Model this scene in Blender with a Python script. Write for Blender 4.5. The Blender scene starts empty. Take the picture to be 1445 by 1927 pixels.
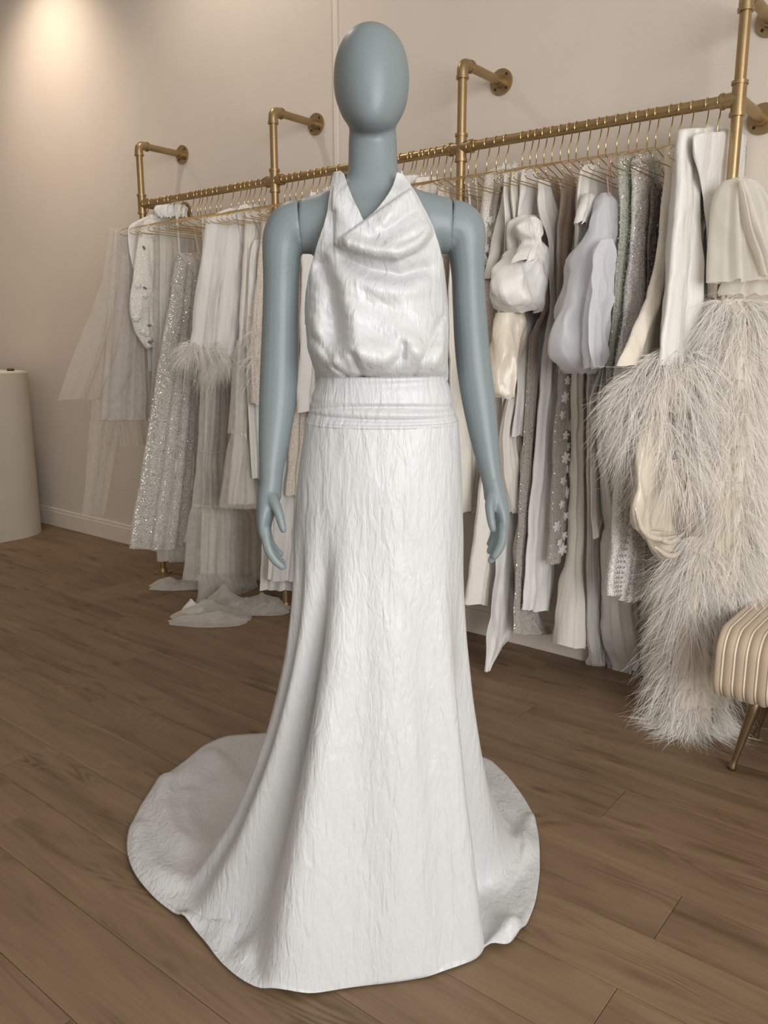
import bpy, math, random
import numpy as np
from mathutils import Vector, Matrix, noise as mnoise

# ------------------------------------------------------------------ camera
F = 1520.0; CX = 722.5; CY = 963.5; CAMH = 1.25
P = math.atan((963.5 - 649.0) / F)
scene = bpy.context.scene
cam = bpy.data.objects.new('camera', bpy.data.cameras.new('camera'))
scene.collection.objects.link(cam)
cam.location = (0, 0, CAMH)
cam.rotation_euler = (math.pi / 2 - P, 0, 0)
cam.data.sensor_fit = 'HORIZONTAL'
cam.data.sensor_width = 36.0
cam.data.lens = F / 1445.0 * 36.0
cam.data.clip_start = 0.05
scene.camera = cam

# room axes: D runs along the clothes wall (away from the camera), N points into that wall
ANG = math.atan(1952.0 / math.hypot(F, 314.5))
D = np.array([-math.sin(ANG), math.cos(ANG), 0.0])
N = np.array([math.cos(ANG), math.sin(ANG), 0.0])
UP = np.array([0, 0, 1.0])
ROTZ = math.atan2(D[1], D[0])          # local x -> D ; local y -> -N
WALL = 2.9175; RAIL = 2.643; RAILZ = 1.953; TOPZ = 2.236
POSTS = [3.681, 2.713, 1.742, 0.779]
S0, S1, W0, CEIL = -2.6, 6.4, -3.2, 3.75

# ------------------------------------------------------------------ world, light, exposure
world = bpy.data.worlds.new('world'); scene.world = world
world.use_nodes = True
wn = world.node_tree.nodes; wl = world.node_tree.links
wn['Background'].inputs[0].default_value = (0.92, 0.95, 1.0, 1)
wn['Background'].inputs[1].default_value = 0.6
vs = scene.view_settings
vs.view_transform = 'Standard'; vs.look = 'None'; vs.gamma = 1.0; vs.exposure = 0.0
vs.use_curve_mapping = False
try: scene.cycles.transparent_max_bounces = 24
except Exception: pass

LR, SPA, SPB = 218, 85, 40      # lamp powers: right window, wall spotlight, spotlight above the clothes rack
def area_light(name, s, w, z, direction, sx, sy, energy, color):
    l = bpy.data.lights.new(name, 'AREA'); l.shape = 'RECTANGLE'; l.size = sx; l.size_y = sy
    l.energy = energy; l.color = color
    o = bpy.data.objects.new(name, l); scene.collection.objects.link(o)
    p = D * s + N * w + UP * z; o.location = p
    o.rotation_euler = Vector(direction).to_track_quat('-Z', 'Y').to_euler()
    return o
# daylight entering by the window in the right-hand wall, behind the camera
area_light('window_right_offscreen', S0 + 0.06, -0.85, 1.75, D, 3.4, 2.3, LR, (1.0, 0.995, 0.98))

# ------------------------------------------------------------------ helpers
col = scene.collection
rng = np.random.default_rng(7)
random.seed(7)
def lab(o, label=None, cat=None, group=None, kind=None):
    if label: o['label'] = label
    if cat: o['category'] = cat
    if group: o['group'] = group
    if kind: o['kind'] = kind
    return o
def empty(name, loc, rz=0.0, label=None, cat=None, group=None):
    o = bpy.data.objects.new(name, None); col.objects.link(o)
    o.location = loc; o.rotation_euler = (0, 0, rz); o.empty_display_size = 0.05
    return lab(o, label, cat, group)
def mesh(name, V, Fc, smooth=True):
    if isinstance(V, np.ndarray) and isinstance(Fc, np.ndarray): return fast_mesh(name, V, Fc)
    m = bpy.data.meshes.new(name)
    m.from_pydata([tuple(map(float, v)) for v in V], [], [tuple(map(int, f)) for f in Fc])
    if smooth: m.polygons.foreach_set('use_smooth', [True] * len(m.polygons))
    m.update()
    return m
def fast_mesh(name, V, Fq):
    me = bpy.data.meshes.new(name); nq = len(Fq)
    me.vertices.add(len(V)); me.vertices.foreach_set('co', np.ascontiguousarray(V, dtype=np.float32).ravel())
    me.loops.add(nq * 4); me.loops.foreach_set('vertex_index', np.ascontiguousarray(Fq, dtype=np.int32).ravel())
    me.polygons.add(nq); me.polygons.foreach_set('loop_start', (np.arange(nq) * 4).astype(np.int32)); me.polygons.foreach_set('loop_total', np.full(nq, 4, np.int32))
    me.polygons.foreach_set('use_smooth', [True] * nq); me.update(calc_edges=True)
    return me
def link(name, me, mat, parent=None, loc=(0, 0, 0), rot=None, world_origin=None):
    if mat is not None and len(me.materials) == 0: me.materials.append(mat)
    o = bpy.data.objects.new(name, me); col.objects.link(o)
    if parent is not None: o.parent = parent
    o.location = loc
    if rot is not None: o.rotation_euler = rot
    return o
def quads(nv, nu, closed_u=True):
    f = []
    for i in range(nv - 1):
        for j in range(nu if closed_u else nu - 1):
            k = (j + 1) % nu
            f.append((i * nu + j, i * nu + k, (i + 1) * nu + k, (i + 1) * nu + j))
    return f
def loft(rings, cap0=True, cap1=True):
    """rings: array (nv,nu,3); closed rings"""
    R = np.asarray(rings, float); nv, nu = R.shape[:2]
    V = list(R.reshape(-1, 3)); Fc = quads(nv, nu)
    if cap0: Fc.append(tuple(range(nu - 1, -1, -1)))
    if cap1: Fc.append(tuple((nv - 1) * nu + j for j in range(nu)))
    return V, Fc
class MB:
    def __init__(s): s.V = []; s.F = []
    def add(s, V, Fc):
        o = len(s.V); s.V += [tuple(v) for v in V]; s.F += [tuple(i + o for i in f) for f in Fc]; return s
    def mesh(s, name, smooth=True): return mesh(name, s.V, s.F, smooth)
def tube(pts, rad, n=10, cap=True, up=None):
    pts = np.asarray(pts, float); m = len(pts)
    rad = np.broadcast_to(np.asarray(rad, float), (m,))
    T = np.gradient(pts, axis=0); T /= np.linalg.norm(T, axis=1)[:, None] + 1e-12
    u = np.array(up if up is not None else (0, 0, 1.0))
    if abs(T[0] @ u) > .95: u = np.array((1.0, 0, 0))
    rings = []
    a = u - T[0] * (T[0] @ u); a /= np.linalg.norm(a)
    for i in range(m):
        a = a - T[i] * (T[i] @ a); a /= np.linalg.norm(a); b = np.cross(T[i], a)
        t = np.arange(n) * 2 * math.pi / n
        rings.append(pts[i] + rad[i] * (np.cos(t)[:, None] * a + np.sin(t)[:, None] * b))
    return loft(rings, cap, cap)
def catmull(K, n):
    """smooth resample of key rows K (m,d), param = index"""
    K = np.asarray(K, float); m = len(K)
    ts = np.linspace(0, m - 1, n); out = []
    Kp = np.vstack([2 * K[0] - K[1], K, 2 * K[-1] - K[-2]])
    for t in ts:
        i = min(int(t), m - 2); f = t - i
        p0, p1, p2, p3 = Kp[i], Kp[i + 1], Kp[i + 2], Kp[i + 3]
        out.append(.5 * (2 * p1 + (p2 - p0) * f + (2 * p0 - 5 * p1 + 4 * p2 - p3) * f * f + (3 * p1 - p0 - 3 * p2 + p3) * f ** 3))
    return np.array(out)
def interp(x, xs, ys): return np.interp(x, xs, ys)
def smooth01(x): x = np.clip(x, 0, 1); return x * x * (3 - 2 * x)
def box(x0, x1, y0, y1, z0, z1, c=0.0):
    """box with chamfered edges"""
    if c <= 0:
        V = [(x, y, z) for z in (z0, z1) for y in (y0, y1) for x in (x0, x1)]
        return V, [(0, 2, 3, 1), (4, 5, 7, 6), (0, 1, 5, 4), (2, 6, 7, 3), (0, 4, 6, 2), (1, 3, 7, 5)]
    r = []
    for z, d in ((z0, c), (z0 + c, 0), (z1 - c, 0), (z1, c)):
        r.append([(x0 + d, y0 + d, z), (x1 - d, y0 + d, z), (x1 - d, y1 - d, z), (x0 + d, y1 - d, z)])
    return loft(r)
def ray(px, py):
    x = (px - CX) / F; y = -(py - CY) / F
    return np.array([x, math.cos(P) + y * math.sin(P), -math.sin(P) + y * math.cos(P)])
CAM = np.array([0, 0, CAMH])
def atY(px, py, Y): r = ray(px, py); return CAM + r * (Y / r[1])
def onfloor(px, py, z=0.0): r = ray(px, py); return CAM + r * ((z - CAMH) / r[2])
def onplane(px, py, Q, nrm): r = ray(px, py); return CAM + r * (((Q - CAM) @ nrm) / (r @ nrm))
def rail_s(px):
    r = ray(px, 431.7 - .1767 * px); t = RAIL / (r @ N); return float((r * t) @ D)
def swz(s, w, z): return D * s + N * w + UP * z
def local_frame(V, loc): return [tuple(np.asarray(v) - loc) for v in V]

# ------------------------------------------------------------------ materials
def mat_new(name):
    m = bpy.data.materials.new(name); m.use_nodes = True
    nt = m.node_tree; b = nt.nodes['Principled BSDF']
    return m, nt, b
def nd(nt, t, **k):
    n = nt.nodes.new(t)
    for a, v in k.items(): setattr(n, a, v)
    return n
def plain(name, c, rough=.5, metal=0.0, spec=.5, sheen=0.0, var=.06, scale=8.0, bump=0.0, bscale=60.0, stretch=(1, 1, 1), coat=0.0):
    m, nt, b = mat_new(name); L = nt.links
    tc = nd(nt, 'ShaderNodeTexCoord'); mp = nd(nt, 'ShaderNodeMapping'); mp.inputs['Scale'].default_value = stretch
    L.new(tc.outputs['Object'], mp.inputs[0])
    n = nd(nt, 'ShaderNodeTexNoise'); n.inputs['Scale'].default_value = scale; n.inputs['Detail'].default_value = 4
    L.new(mp.outputs[0], n.inputs['Vector'])
    r = nd(nt, 'ShaderNodeValToRGB')
    r.color_ramp.elements[0].position = .3; r.color_ramp.elements[1].position = .7
    r.color_ramp.elements[0].color = tuple(max(0, x * (1 - var)) for x in c) + (1,)
    r.color_ramp.elements[1].color = tuple(min(1, x * (1 + var)) for x in c) + (1,)
    L.new(n.outputs['Fac'], r.inputs[0]); L.new(r.outputs[0], b.inputs['Base Color'])
    b.inputs['Roughness'].default_value = rough; b.inputs['Metallic'].default_value = metal
    b.inputs['Specular IOR Level'].default_value = spec; b.inputs['Sheen Weight'].default_value = sheen
    b.inputs['Coat Weight'].default_value = coat
    if bump > 0:
        n2 = nd(nt, 'ShaderNodeTexNoise'); n2.inputs['Scale'].default_value = bscale; n2.inputs['Detail'].default_value = 3
        L.new(mp.outputs[0], n2.inputs['Vector'])
        bp = nd(nt, 'ShaderNodeBump'); bp.inputs['Strength'].default_value = 1.0; bp.inputs['Distance'].default_value = bump
        L.new(n2.outputs['Fac'], bp.inputs['Height']); L.new(bp.outputs[0], b.inputs['Normal'])
    return m
def sheer(name, c, alpha, var=.25, scale=40.0, glit=0.0):
    """net: part of the light passes straight through"""
    m, nt, b = mat_new(name); L = nt.links
    out = nt.nodes['Material Output']
    tc = nd(nt, 'ShaderNodeTexCoord')
    n = nd(nt, 'ShaderNodeTexNoise'); n.inputs['Scale'].default_value = scale; L.new(tc.outputs['Object'], n.inputs['Vector'])
    df = nd(nt, 'ShaderNodeBsdfDiffuse'); df.inputs[0].default_value = c + (1,)
    tl = nd(nt, 'ShaderNodeBsdfTranslucent'); tl.inputs[0].default_value = c + (1,)
    mx = nd(nt, 'ShaderNodeMixShader'); mx.inputs[0].default_value = .35
    L.new(df.outputs[0], mx.inputs[1]); L.new(tl.outputs[0], mx.inputs[2])
    tr = nd(nt, 'ShaderNodeBsdfTransparent')
    m2 = nd(nt, 'ShaderNodeMixShader')
    lw = nd(nt, 'ShaderNodeLayerWeight'); lw.inputs[0].default_value = .35
    ma = nd(nt, 'ShaderNodeMath', operation='MULTIPLY_ADD'); ma.inputs[1].default_value = .55; ma.inputs[2].default_value = alpha - var * .5
    L.new(lw.outputs['Facing'], ma.inputs[0])
    mb = nd(nt, 'ShaderNodeMath', operation='MULTIPLY_ADD'); mb.inputs[1].default_value = var; mb.use_clamp = True
    L.new(n.outputs['Fac'], mb.inputs[0]); L.new(ma.outputs[0], mb.inputs[2])
    L.new(mb.outputs[0], m2.inputs[0]); L.new(tr.outputs[0], m2.inputs[1]); L.new(mx.outputs[0], m2.inputs[2])
    last = m2
    if glit > 0:
        v = nd(nt, 'ShaderNodeTexVoronoi'); v.inputs['Scale'].default_value = 340; L.new(tc.outputs['Object'], v.inputs['Vector'])
        gt = nd(nt, 'ShaderNodeMath', operation='GREATER_THAN'); gt.inputs[1].default_value = 1 - glit
        sp = nd(nt, 'ShaderNodeSeparateColor'); L.new(v.outputs['Color'], sp.inputs[0]); L.new(sp.outputs[0], gt.inputs[0])
        gl = nd(nt, 'ShaderNodeBsdfGlossy'); gl.inputs['Roughness'].default_value = .38; gl.inputs[0].default_value = (1, .99, .96, 1)
        ge = nd(nt, 'ShaderNodeNewGeometry')
        va = nd(nt, 'ShaderNodeVectorMath', operation='SUBTRACT'); va.inputs[1].default_value = (.5, .5, .5); L.new(v.outputs['Color'], va.inputs[0])
        vm = nd(nt, 'ShaderNodeVectorMath', operation='SCALE'); vm.inputs['Scale'].default_value = 1.3; L.new(va.outputs[0], vm.inputs[0])
        vad = nd(nt, 'ShaderNodeVectorMath', operation='ADD'); L.new(vm.outputs[0], vad.inputs[0]); L.new(ge.outputs['Normal'], vad.inputs[1])
        vn = nd(nt, 'ShaderNodeVectorMath', operation='NORMALIZE'); L.new(vad.outputs[0], vn.inputs[0]); L.new(vn.outputs[0], gl.inputs['Normal'])
        m3 = nd(nt, 'ShaderNodeMixShader'); L.new(gt.outputs[0], m3.inputs[0]); L.new(m2.outputs[0], m3.inputs[1]); L.new(gl.outputs[0], m3.inputs[2])
        last = m3
    L.new(last.outputs[0], out.inputs['Surface'])
    return m
def sequin(name, c, scale=330.0, metal=.75, rough=.22, k=1.2, base=.5, dens=.6):
    """cloth densely sewn with tiny tilted reflecting discs"""
    m, nt, b = mat_new(name); L = nt.links
    tc = nd(nt, 'ShaderNodeTexCoord')
    v = nd(nt, 'ShaderNodeTexVoronoi'); v.inputs['Scale'].default_value = scale; L.new(tc.outputs['Object'], v.inputs['Vector'])
    ge = nd(nt, 'ShaderNodeNewGeometry')
    va = nd(nt, 'ShaderNodeVectorMath', operation='SUBTRACT'); va.inputs[1].default_value = (.5, .5, .5); L.new(v.outputs['Color'], va.inputs[0])
    vm = nd(nt, 'ShaderNodeVectorMath', operation='SCALE'); vm.inputs['Scale'].default_value = k; L.new(va.outputs[0], vm.inputs[0])
    vad = nd(nt, 'ShaderNodeVectorMath', operation='ADD'); L.new(vm.outputs[0], vad.inputs[0]); L.new(ge.outputs['Normal'], vad.inputs[1])
    vn = nd(nt, 'ShaderNodeVectorMath', operation='NORMALIZE'); L.new(vad.outputs[0], vn.inputs[0]); L.new(vn.outputs[0], b.inputs['Normal'])
    sp = nd(nt, 'ShaderNodeSeparateColor'); L.new(v.outputs['Color'], sp.inputs[0])
    gt = nd(nt, 'ShaderNodeMath', operation='LESS_THAN'); gt.inputs[1].default_value = dens; L.new(sp.outputs[2], gt.inputs[0])
    mm = nd(nt, 'ShaderNodeMath', operation='MULTIPLY'); mm.inputs[1].default_value = metal; L.new(gt.outputs[0], mm.inputs[0]); L.new(mm.outputs[0], b.inputs['Metallic'])
    mx = nd(nt, 'ShaderNodeMix', data_type='RGBA'); L.new(gt.outputs[0], mx.inputs[0])
    mx.inputs[6].default_value = tuple(x * base for x in c) + (1,); mx.inputs[7].default_value = tuple(min(1, x * 1.25) for x in c) + (1,)
    L.new(mx.outputs[2], b.inputs['Base Color']); b.inputs['Roughness'].default_value = rough
    return m
def lace(name, c, alpha=.45, scale=55.0):
    m, nt, b = mat_new(name); L = nt.links; out = nt.nodes['Material Output']
    tc = nd(nt, 'ShaderNodeTexCoord')
    v = nd(nt, 'ShaderNodeTexVoronoi', feature='DISTANCE_TO_EDGE'); v.inputs['Scale'].default_value = scale; L.new(tc.outputs['Object'], v.inputs['Vector'])
    r = nd(nt, 'ShaderNodeValToRGB'); r.color_ramp.elements[0].position = .08; r.color_ramp.elements[1].position = .2
    r.color_ramp.elements[0].color = (1, 1, 1, 1); r.color_ramp.elements[1].color = (alpha, alpha, alpha, 1)
    L.new(v.outputs['Distance'], r.inputs[0])
    tr = nd(nt, 'ShaderNodeBsdfTransparent'); mx = nd(nt, 'ShaderNodeMixShader')
    b.inputs['Base Color'].default_value = c + (1,); b.inputs['Roughness'].default_value = .8
    L.new(r.outputs[0], mx.inputs[0]); L.new(tr.outputs[0], mx.inputs[1]); L.new(b.outputs[0], mx.inputs[2])
    L.new(mx.outputs[0], out.inputs['Surface'])
    return m
def satin_main(name, c):
    """slubbed crinkle satin of the gown: fine streaks running down the cloth"""
    m, nt, b = mat_new(name); L = nt.links
    tc = nd(nt, 'ShaderNodeTexCoord'); mp = nd(nt, 'ShaderNodeMapping'); mp.inputs['Scale'].default_value = (1, .6, .22)
    L.new(tc.outputs['Object'], mp.inputs[0])
    n = nd(nt, 'ShaderNodeTexNoise'); n.inputs['Scale'].default_value = 75; n.inputs['Detail'].default_value = 3; n.inputs['Roughness'].default_value = .5; n.inputs['Distortion'].default_value = .6
    L.new(mp.outputs[0], n.inputs['Vector'])
    n2 = nd(nt, 'ShaderNodeTexNoise'); n2.inputs['Scale'].default_value = 420; L.new(mp.outputs[0], n2.inputs['Vector'])
    a = nd(nt, 'ShaderNodeMath', operation='MULTIPLY_ADD'); a.inputs[1].default_value = .12; L.new(n2.outputs['Fac'], a.inputs[0]); L.new(n.outputs['Fac'], a.inputs[2])
    bp = nd(nt, 'ShaderNodeBump'); bp.inputs['Strength'].default_value = 1.0; bp.inputs['Distance'].default_value = .0042
    L.new(a.outputs[0], bp.inputs['Height']); L.new(bp.outputs[0], b.inputs['Normal'])
    b.inputs['Base Color'].default_value = c + (1,); b.inputs['Roughness'].default_value = .40
    b.inputs['Specular IOR Level'].default_value = .5; b.inputs['Sheen Weight'].default_value = .15
    return m
def wood_mat():
    m, nt, b = mat_new('oak_plank'); L = nt.links
    tc = nd(nt, 'ShaderNodeTexCoord'); oi = nd(nt, 'ShaderNodeObjectInfo')
    cmb = nd(nt, 'ShaderNodeCombineXYZ')
    m1 = nd(nt, 'ShaderNodeMath', operation='MULTIPLY'); m1.inputs[1].default_value = 37.0; L.new(oi.outputs['Random'], m1.inputs[0])
    m2 = nd(nt, 'ShaderNodeMath', operation='MULTIPLY'); m2.inputs[1].default_value = 91.0; L.new(oi.outputs['Random'], m2.inputs[0])
    L.new(m1.outputs[0], cmb.inputs[0]); L.new(m2.outputs[0], cmb.inputs[1])
    ad = nd(nt, 'ShaderNodeVectorMath', operation='ADD'); L.new(tc.outputs['Object'], ad.inputs[0]); L.new(cmb.outputs[0], ad.inputs[1])
    mp = nd(nt, 'ShaderNodeMapping'); mp.inputs['Scale'].default_value = (1.0, 9.0, 1.0); L.new(ad.outputs[0], mp.inputs[0])
    n1 = nd(nt, 'ShaderNodeTexNoise'); n1.inputs['Scale'].default_value = 1.7; n1.inputs['Detail'].default_value = 6; n1.inputs['Roughness'].default_value = .55; n1.inputs['Distortion'].default_value = .8
    L.new(mp.outputs[0], n1.inputs['Vector'])
    mpr = nd(nt, 'ShaderNodeMapping'); mpr.inputs['Scale'].default_value = (1.0, 6.0, 1.0); L.new(ad.outputs[0], mpr.inputs[0])
    nr = nd(nt, 'ShaderNodeTexNoise'); nr.inputs['Scale'].default_value = 1.5; nr.inputs['Detail'].default_value = 1.5; nr.inputs['Distortion'].default_value = .5; L.new(mpr.outputs[0], nr.inputs['Vector'])
    wv = nd(nt, 'ShaderNodeMath', operation='MULTIPLY'); wv.inputs[1].default_value = 95.0; L.new(nr.outputs['Fac'], wv.inputs[0])
    sn = nd(nt, 'ShaderNodeMath', operation='SINE'); L.new(wv.outputs[0], sn.inputs[0])
    # rings only inside a few cathedral patches
    mpk = nd(nt, 'ShaderNodeMapping'); mpk.inputs['Scale'].default_value = (1.6, 5.0, 1.0); L.new(ad.outputs[0], mpk.inputs[0])
    nk = nd(nt, 'ShaderNodeTexNoise'); nk.inputs['Scale'].default_value = 1.3; nk.inputs['Detail'].default_value = 2; L.new(mpk.outputs[0], nk.inputs['Vector'])
    rk = nd(nt, 'ShaderNodeValToRGB'); rk.color_ramp.elements[0].position = .48; rk.color_ramp.elements[1].position = .68; L.new(nk.outputs['Fac'], rk.inputs[0])
    ringm = nd(nt, 'ShaderNodeMath', operation='MULTIPLY'); L.new(sn.outputs[0], ringm.inputs[0]); L.new(rk.outputs[0], ringm.inputs[1])
    mpf = nd(nt, 'ShaderNodeMapping'); mpf.inputs['Scale'].default_value = (4.0, 120.0, 1.0); L.new(ad.outputs[0], mpf.inputs[0])
    nf = nd(nt, 'ShaderNodeTexNoise'); nf.inputs['Scale'].default_value = 1.5; nf.inputs['Detail'].default_value = 3; L.new(mpf.outputs[0], nf.inputs['Vector'])
    # tone = n1 + .1*ring + .25*fine
    t1 = nd(nt, 'ShaderNodeMath', operation='MULTIPLY_ADD'); t1.inputs[1].default_value = -.11; L.new(ringm.outputs[0], t1.inputs[0]); L.new(n1.outputs['Fac'], t1.inputs[2])
    t2 = nd(nt, 'ShaderNodeMath', operation='MULTIPLY_ADD'); t2.inputs[1].default_value = .28; L.new(nf.outputs['Fac'], t2.inputs[0]); L.new(t1.outputs[0], t2.inputs[2])
    t3 = nd(nt, 'ShaderNodeMath', operation='MULTIPLY_ADD'); t3.inputs[1].default_value = .10; L.new(oi.outputs['Random'], t3.inputs[0]); L.new(t2.outputs[0], t3.inputs[2])
    r = nd(nt, 'ShaderNodeValToRGB'); cr = r.color_ramp
    cr.elements[0].position = .42; cr.elements[0].color = (.104, .065, .033, 1)
    cr.elements[1].position = .95; cr.elements[1].color = (.242, .164, .097, 1)
    e = cr.elements.new(.62); e.color = (.180, .118, .068, 1)
    L.new(t3.outputs[0], r.inputs[0])
    # knots: small dark stretched spots
    mpv = nd(nt, 'ShaderNodeMapping'); mpv.inputs['Scale'].default_value = (2.6, 9.0, 1.0); L.new(ad.outputs[0], mpv.inputs[0])
    vo = nd(nt, 'ShaderNodeTexVoronoi'); vo.inputs['Scale'].default_value = 1.0; L.new(mpv.outputs[0], vo.inputs['Vector'])
    rv = nd(nt, 'ShaderNodeValToRGB'); rv.color_ramp.elements[0].position = .035; rv.color_ramp.elements[1].position = .13
    rv.color_ramp.elements[0].color = (.42, .36, .32, 1); rv.color_ramp.elements[1].color = (1, 1, 1, 1); L.new(vo.outputs['Distance'], rv.inputs[0])
    mu = nd(nt, 'ShaderNodeMix', data_type='RGBA', blend_type='MULTIPLY'); mu.inputs[0].default_value = .8
    L.new(r.outputs[0], mu.inputs[6]); L.new(rv.outputs[0], mu.inputs[7]); L.new(mu.outputs[2], b.inputs['Base Color'])
    b.inputs['Roughness'].default_value = .5; b.inputs['Specular IOR Level'].default_value = .35
    bp = nd(nt, 'ShaderNodeBump'); bp.inputs['Strength'].default_value = .4; bp.inputs['Distance'].default_value = .0006
    L.new(t2.outputs[0], bp.inputs['Height']); L.new(bp.outputs[0], b.inputs['Normal'])
    return m
M = {}
M['wall'] = plain('taupe_wall_paint', (.665, .592, .515), .85, spec=.2, var=.02, scale=3, bump=.0006, bscale=220)
M['trim'] = plain('cream_trim', (.72, .65, .57), .6, var=.02)
M['ceil'] = plain('ceiling_white', (.75, .73, .70), .9, var=.01)
M['wood'] = wood_mat()
M['sub'] = plain('floor_joint', (.10, .068, .042), .9)
M['gold'] = plain('gold_painted_pipe', (.37, .262, .135), .38, metal=.8, var=.08, scale=14, bump=.0003, bscale=180)
M['hang'] = plain('polished_gold_wire', (.78, .58, .28), .22, metal=1.0, var=.03)
M['dark'] = plain('dark_hole', (.02, .017, .014), .8)
M['manq'] = plain('grey_blue_satin_paint', (.185, .222, .230), .42, spec=.4, var=.015, scale=5)
M['gown'] = satin_main('crinkle_satin', (.545, .552, .555))
M['satin'] = plain('white_satin', (.75, .735, .70), .4, spec=.4, sheen=.2, var=.03, bump=.012, bscale=17, stretch=(1, 1, .35))
M['ivory'] = plain('ivory_crepe', (.78, .74, .67), .6, spec=.3, sheen=.2, var=.03, bump=.012, bscale=17, stretch=(1, 1, .35))
M['cream'] = plain('cream_satin', (.76, .69, .59), .4, spec=.4, sheen=.2, var=.03, bump=.012, bscale=17, stretch=(1, 1, .35))
M['champ'] = plain('champagne_satin', (.72, .645, .535), .3, spec=.55, sheen=.1, var=.03, bump=.012, bscale=17, stretch=(1, 1, .5))
M['taupe'] = plain('taupe_silk', (.42, .33, .27), .45, spec=.4, sheen=.2)
M['white'] = plain('white_crepe', (.76, .745, .72), .6, spec=.3, sheen=.2, var=.02, bump=.012, bscale=17, stretch=(1, 1, .35))
M['tulle'] = sheer('blush_tulle', (.80, .74, .67), .22, .2, 30)
M['tulle2'] = sheer('ivory_tulle', (.82, .79, .74), .42, .25, 30)
M['tulleg'] = sheer('glitter_tulle', (.84, .81, .76), .62, .2, 60, glit=.16)
M['organza'] = sheer('white_organza', (.84, .845, .875), .72, .16, 12)
M['organzac'] = sheer('cream_organza', (.83, .80, .72), .72, .16, 12)
M['net'] = sheer('beaded_grey_net', (.68, .64, .60), .62, .2, 60, glit=.08)
M['lace'] = lace('ivory_lace', (.80, .76, .69), .72, 120)
M['lace2'] = lace('beige_lace', (.72, .65, .57), .78, 90)
M['silver'] = sequin('silver_sequins', (.88, .85, .82), 330, dens=.30, base=1.0, metal=.35, k=.8, rough=.3)
M['sage'] = sequin('sage_sequins', (.58, .61, .53), 300, dens=.30, base=.9, metal=.35, k=.8, rough=.3)
M['pewter'] = sequin('pewter_cloth', (.26, .23, .21), 200, dens=.15, base=.9)
M['paillette'] = plain('silver_disc', (.88, .87, .85), .3, metal=.85)
M['seqwhite'] = sequin('white_sequins', (.86, .84, .80), 420, dens=.15, base=1.0, metal=.4)
M['feather'] = plain('ostrich_feather', (.92, .88, .82), .75, spec=.2, sheen=.3, var=.05)
M['pink'] = plain('pink_ribbon', (.72, .36, .40), .5, sheen=.2)
M['blue'] = plain('blue_ribbon', (.30, .48, .56), .5, sheen=.2)
M['bench'] = plain('beige_channel_velvet', (.47, .37, .26), .7, sheen=.35, var=.04, bump=.0005, bscale=160)
M['piping'] = plain('cream_piping', (.74, .66, .52), .6)
M['legb'] = plain('aged_brass_leg', (.26, .19, .11), .35, metal=.9)
M['plaster'] = plain('cream_plaster', (.52, .46, .375), .8, var=.05, scale=4, bump=.001, bscale=12)
M['black'] = plain('black_plastic', (.015, .015, .015), .4)
M['lamp'] = plain('lamp_white', (.7, .7, .68), .5)
# ------------------------------------------------------------------ room shell
def slab(name, s0, s1, w0, w1, z0, z1, mat, parent=None, c=0.0):
    o = swz((s0 + s1) / 2, (w0 + w1) / 2, z0)
    V, Fc = box(-(s1 - s0) / 2, (s1 - s0) / 2, -(w1 - w0) / 2, (w1 - w0) / 2, 0, z1 - z0, c)
    ob = link(name, mesh(name, V, Fc, False), mat, parent, o, (0, 0, ROTZ))
    return ob
floor = slab('floor', S0, S1, W0, WALL, -.06, -.0045, M['sub']); lab(floor, 'warm brown oak plank floor', None, None, 'structure')
lab(slab('wall_back', S0 - .1, S1 + .1, WALL, WALL + .12, -.06, CEIL, M['wall']), kind='structure')
lab(slab('wall_far', S1, S1 + .12, W0, WALL, -.06, CEIL, M['wall']), kind='structure')
lab(slab('ceiling', S0 - .1, S1 + .12, W0 - .1, WALL + .12, CEIL, CEIL + .1, M['ceil']), kind='structure')
lab(slab('baseboard_back', S0, S1, WALL - .016, WALL, 0, .108, M['trim'], None, .003), kind='structure')
bc = slab('baseboard_cap', S0, S1, WALL - .011, WALL, .1075, .128, M['trim'], None, .003); lab(bc, kind='structure'); bc.name = 'trim_2'
lab(slab('trim_1', 2.580, 2.600, WALL - .009, WALL, .128, CEIL, M['trim'], None, .002), kind='structure')
# window walls: the right-hand wall and the street front, each with one big opening and mullions
def window_wall(name, wname, axis, pos, a0, a1, b0, b1, z0, z1):
    e = empty(name, swz(pos if axis == 's' else (a0 + a1) / 2, pos if axis == 'w' else (a0 + a1) / 2, 0)); e['kind'] = 'structure'
    inv = None
    def piece(nm, q0, q1, zz0, zz1, mat, t0, t1):
        if axis == 's': o = slab(nm, t0, t1, q0, q1, zz0, zz1, mat)
        else: o = slab(nm, q0, q1, t0, t1, zz0, zz1, mat)
        o.location = Vector(o.location) - Vector(e.location); o.parent = e
    t0, t1 = (pos - .12, pos)
    piece('wall_pier', a0, b0, -.06, CEIL, M['wall'], t0, t1); piece('wall_pier', b1, a1, -.06, CEIL, M['wall'], t0, t1)
    piece('wall_sill', b0, b1, -.06, z0, M['wall'], t0, t1); piece('wall_head', b0, b1, z1, CEIL, M['wall'], t0, t1)
    n = 3
    for i in range(n + 1):
        q = b0 + (b1 - b0) * i / n
        piece('mullion', q - .025, q + .025, z0, z1, M['trim'], pos - .09, pos - .04)
window_wall('wall_right', 'window_1', 's', S0, W0, WALL, -2.55, .85, .6, 2.9)
window_wall('wall_front', 'window_2', 'w', W0, S0, S1, -1.2, 3.0, .6, 2.9)

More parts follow.
